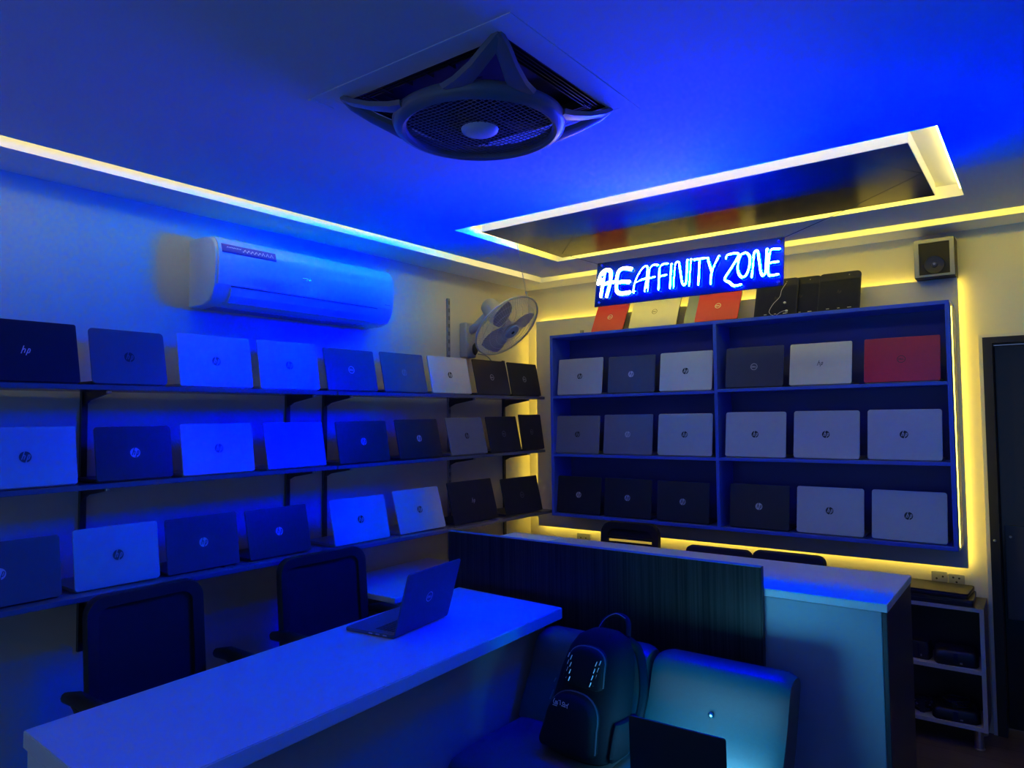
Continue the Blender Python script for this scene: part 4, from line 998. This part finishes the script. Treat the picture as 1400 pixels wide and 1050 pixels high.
for sx in (-0.35, 0.352):
    for sy in (-0.09, 0.10):
        bm = B(); lathe(bm, [(0.024, 0.0), (0.024, 0.004), (0.020, 0.006), (0.020, 0.088)], 16, (sx, sy, 0)); obj('leg', bm, steel, sd)
GS = 'closed laptops stacked on the low shelf unit'
def closed_laptop(x, y, z, w, d, h, rz, label, m):
    t = thing('laptop', label, 'laptop', (x, y, z), rz, GS)
    bm = B(); q = lambda s, zz: [(px*s, (py-d/2)*s, zz) for px, py in rrect(w, d, 0.016, 5)]
    loft(bm, [q(0.96, 0), q(0.99, 0.004), q(1.0, h*0.55), q(0.995, h*0.6)]); obj('base', bm, lap_black, t)
    bm = B(); loft(bm, [q(0.995, h*0.64), q(1.0, h*0.7), q(0.995, h*0.97), q(0.98, h)]); obj('lid', bm, m, t)
closed_laptop(-0.497, 4.178, 0.6645, 0.375, 0.235, 0.034, 0.02, 'thicker closed black laptop lying on top of the low shelf unit', lap_black)
closed_laptop(-0.505, 4.186, 0.699, 0.365, 0.225, 0.026, -0.06, 'glossy closed black laptop on top of the other one on the shelf unit', lap_gloss)
def gadget(name, label, cat, loc, w, d, h, rz=0.0):
    t = thing(name, label, cat, loc, rz, 'black gadgets inside the low shelf unit')
    bm = B()
    q = lambda s, zz: [(px*s, (py-d/2)*s, zz) for px, py in rrect(w, d, min(w, d)*0.16, 5)]
    loft(bm, [q(0.94, 0), q(1, h*0.12), q(1, h*0.6), q(0.93, h*0.9), q(0.84, h)]); obj('body', bm, black_pl, t, smooth=True)
    bm = B(); box(bm, -w*0.06, w*0.04, -d*0.50-0.001, -d*0.40, h*0.12, h*0.9); obj('groove', bm, lap_gloss, t)
    bm = B(); box(bm, w*0.08, w*0.14, -d*0.5-0.0015, -d*0.49, h*0.18, h*0.30); obj('light', bm, mark_dim, t)
    return t
gadget('docking_station', 'flat black docking station on the middle board of the shelf unit', 'dock', (-0.395, 4.155, 0.3705), 0.185, 0.15, 0.068, 0.08)
gadget('power_adapter', 'small black box at the left of the shelf unit middle board', 'adapter', (-0.545, 4.15, 0.3705), 0.09, 0.09, 0.085, -0.1)
gadget('disc_player', 'flat black box on the bottom board of the shelf unit, cables on top', 'box', (-0.405, 4.155, 0.1065), 0.20, 0.16, 0.055, 0.10)
def coil(name, label, loc, r, n, h, seed):
    t = thing(name, label, 'cable', loc, 0, 'cable bundles inside the low shelf unit')
    rnd = random.Random(seed); pts = []
    for i in range(n*10+1):
        a = 2*PI*i/10; k = r*(0.75+0.25*rnd.random()); pts.append((k*math.cos(a), k*0.8*math.sin(a), 0.005+h*(0.5+0.5*math.sin(a*0.37+seed))*rnd.uniform(0.6, 1)))
    bm = B(); tube(bm, spline(pts, 3), 0.0042, 6); obj('cable', bm, black_pl, t, smooth=True)
    bm = B(); bbox(bm, -0.012, 0.012, -r*0.8-0.008, -r*0.8+0.012, 0, h*0.8, 0.003, 2); obj('plug', bm, black_pl, t)
coil('cable_bundle', 'black cable bundle on the left of the shelf unit bottom board', (-0.545, 4.15, 0.1065), 0.038, 6, 0.075, 3)
coil('cable_bundle', 'black cables heaped on the flat box at the bottom of the shelf unit', (-0.405, 4.155, 0.1620), 0.062, 5, 0.03, 5)

# ------------------------------------------------------------------ speaker and sockets
sk = thing('speaker', 'grey-framed black loudspeaker standing on the panel top right of the sign', 'speaker', (-0.428, 4.235, 2.2835))
bm = B(); bbox(bm, -0.090, 0.090, -0.055, 0.080, 0.0, 0.198, 0.003, 2); obj('cabinet', bm, black_pl, sk)
bm = B()
for a in ((-0.088, 0.088, 0.178, 0.196), (-0.088, 0.088, 0.004, 0.014), (-0.088, -0.068, 0.014, 0.178), (0.068, 0.088, 0.014, 0.178)): box(bm, a[0], a[1], -0.062, -0.0552, a[2], a[3])
obj('front_frame', bm, grey_pl, sk)
bm = B(); bbox(bm, -0.067, 0.067, -0.060, -0.0552, 0.015, 0.177, 0.001, 1); obj('grille', bm, fabric, sk)
bm = B(); lathe(bm, [(0.046, -0.0601), (0.044, -0.064), (0.036, -0.0615), (0.014, -0.0605), (0.012, -0.066), (0.001, -0.067)], 32, (0, 0, 0.062), 'Y'); obj('cone', bm, lap_black, sk, smooth=True)
bm = B(); lathe(bm, [(0.007, -0.0601), (0.006, -0.0680), (0.001, -0.069)], 12, (0, 0, 0.066), 'Y'); obj('dust_cap', bm, mark_dim, sk, smooth=True)
def socket(x, z, w, h, label, holes):
    t = thing('wall_socket', label, 'socket', (x, YB, z), 0, 'power sockets on the back wall')
    bm = B(); slab(bm, w, h, 0.010, 0.005, 0.002, y0=-0.0102, z0=-h/2); obj('plate', bm, grey_pl, t)
    bm = B()
    for a, b in holes: lathe(bm, [(0.005, -0.0101), (0.005, -0.0112), (0.001, -0.0112)], 10, (a, 0, b), 'Y')
    obj('socket_hole', bm, black_pl, t)
socket(-0.472, 0.737, 0.07, 0.072, 'left one of two square wall sockets above the shelf unit', [(-0.012, 0.0), (0.016, 0.012)])
socket(-0.396, 0.728, 0.07, 0.078, 'right one of two square wall sockets above the shelf unit', [(-0.014, 0.022), (0.012, 0.020), (0.0, 0.0)])
socket(-2.61, 0.748, 0.105, 0.058, 'wide wall socket behind the left end of the counter', [(-0.02, 0), (0.02, 0)])

# ------------------------------------------------------------------ camera, daylight behind the camera, colour
yaw, pit, rol = 0.640964837, 0.0447755953, -0.0106936149
fw = Vector((-math.sin(yaw)*math.cos(pit), math.cos(yaw)*math.cos(pit), math.sin(pit)))
r0 = Vector((math.cos(yaw), math.sin(yaw), 0)); u0 = r0.cross(fw)
rt_ = r0*math.cos(rol)+u0*math.sin(rol); up_ = rt_.cross(fw)
cam = bpy.data.cameras.new('camera'); cam.sensor_width = 36; cam.lens = 976.70690450542/1400*36; cam.clip_start = 0.05
co = bpy.data.objects.new('camera', cam); COL.objects.link(co)
co.matrix_world = Matrix(((rt_.x, up_.x, -fw.x, 0), (rt_.y, up_.y, -fw.y, 0), (rt_.z, up_.z, -fw.z, 1.6), (0, 0, 0, 1)))
SC.camera = co
w = bpy.data.worlds.new('evening'); SC.world = w; w.use_nodes = True
w.node_tree.nodes['Background'].inputs[0].default_value = (0.40, 0.62, 1.35, 1); w.node_tree.nodes['Background'].inputs[1].default_value = 0.34
vs = SC.view_settings; vs.view_transform = 'Standard'; vs.look = 'None'; vs.exposure = 0.0; vs.gamma = 1.0; vs.use_curve_mapping = False
SC.cycles.use_denoising = True; SC.cycles.use_adaptive_sampling = False; SC.cycles.max_bounces = 8; SC.cycles.diffuse_bounces = 4; SC.cycles.glossy_bounces = 4
SC.cycles.caustics_reflective = False; SC.cycles.caustics_refractive = False; SC.cycles.sample_clamp_indirect = 6.0
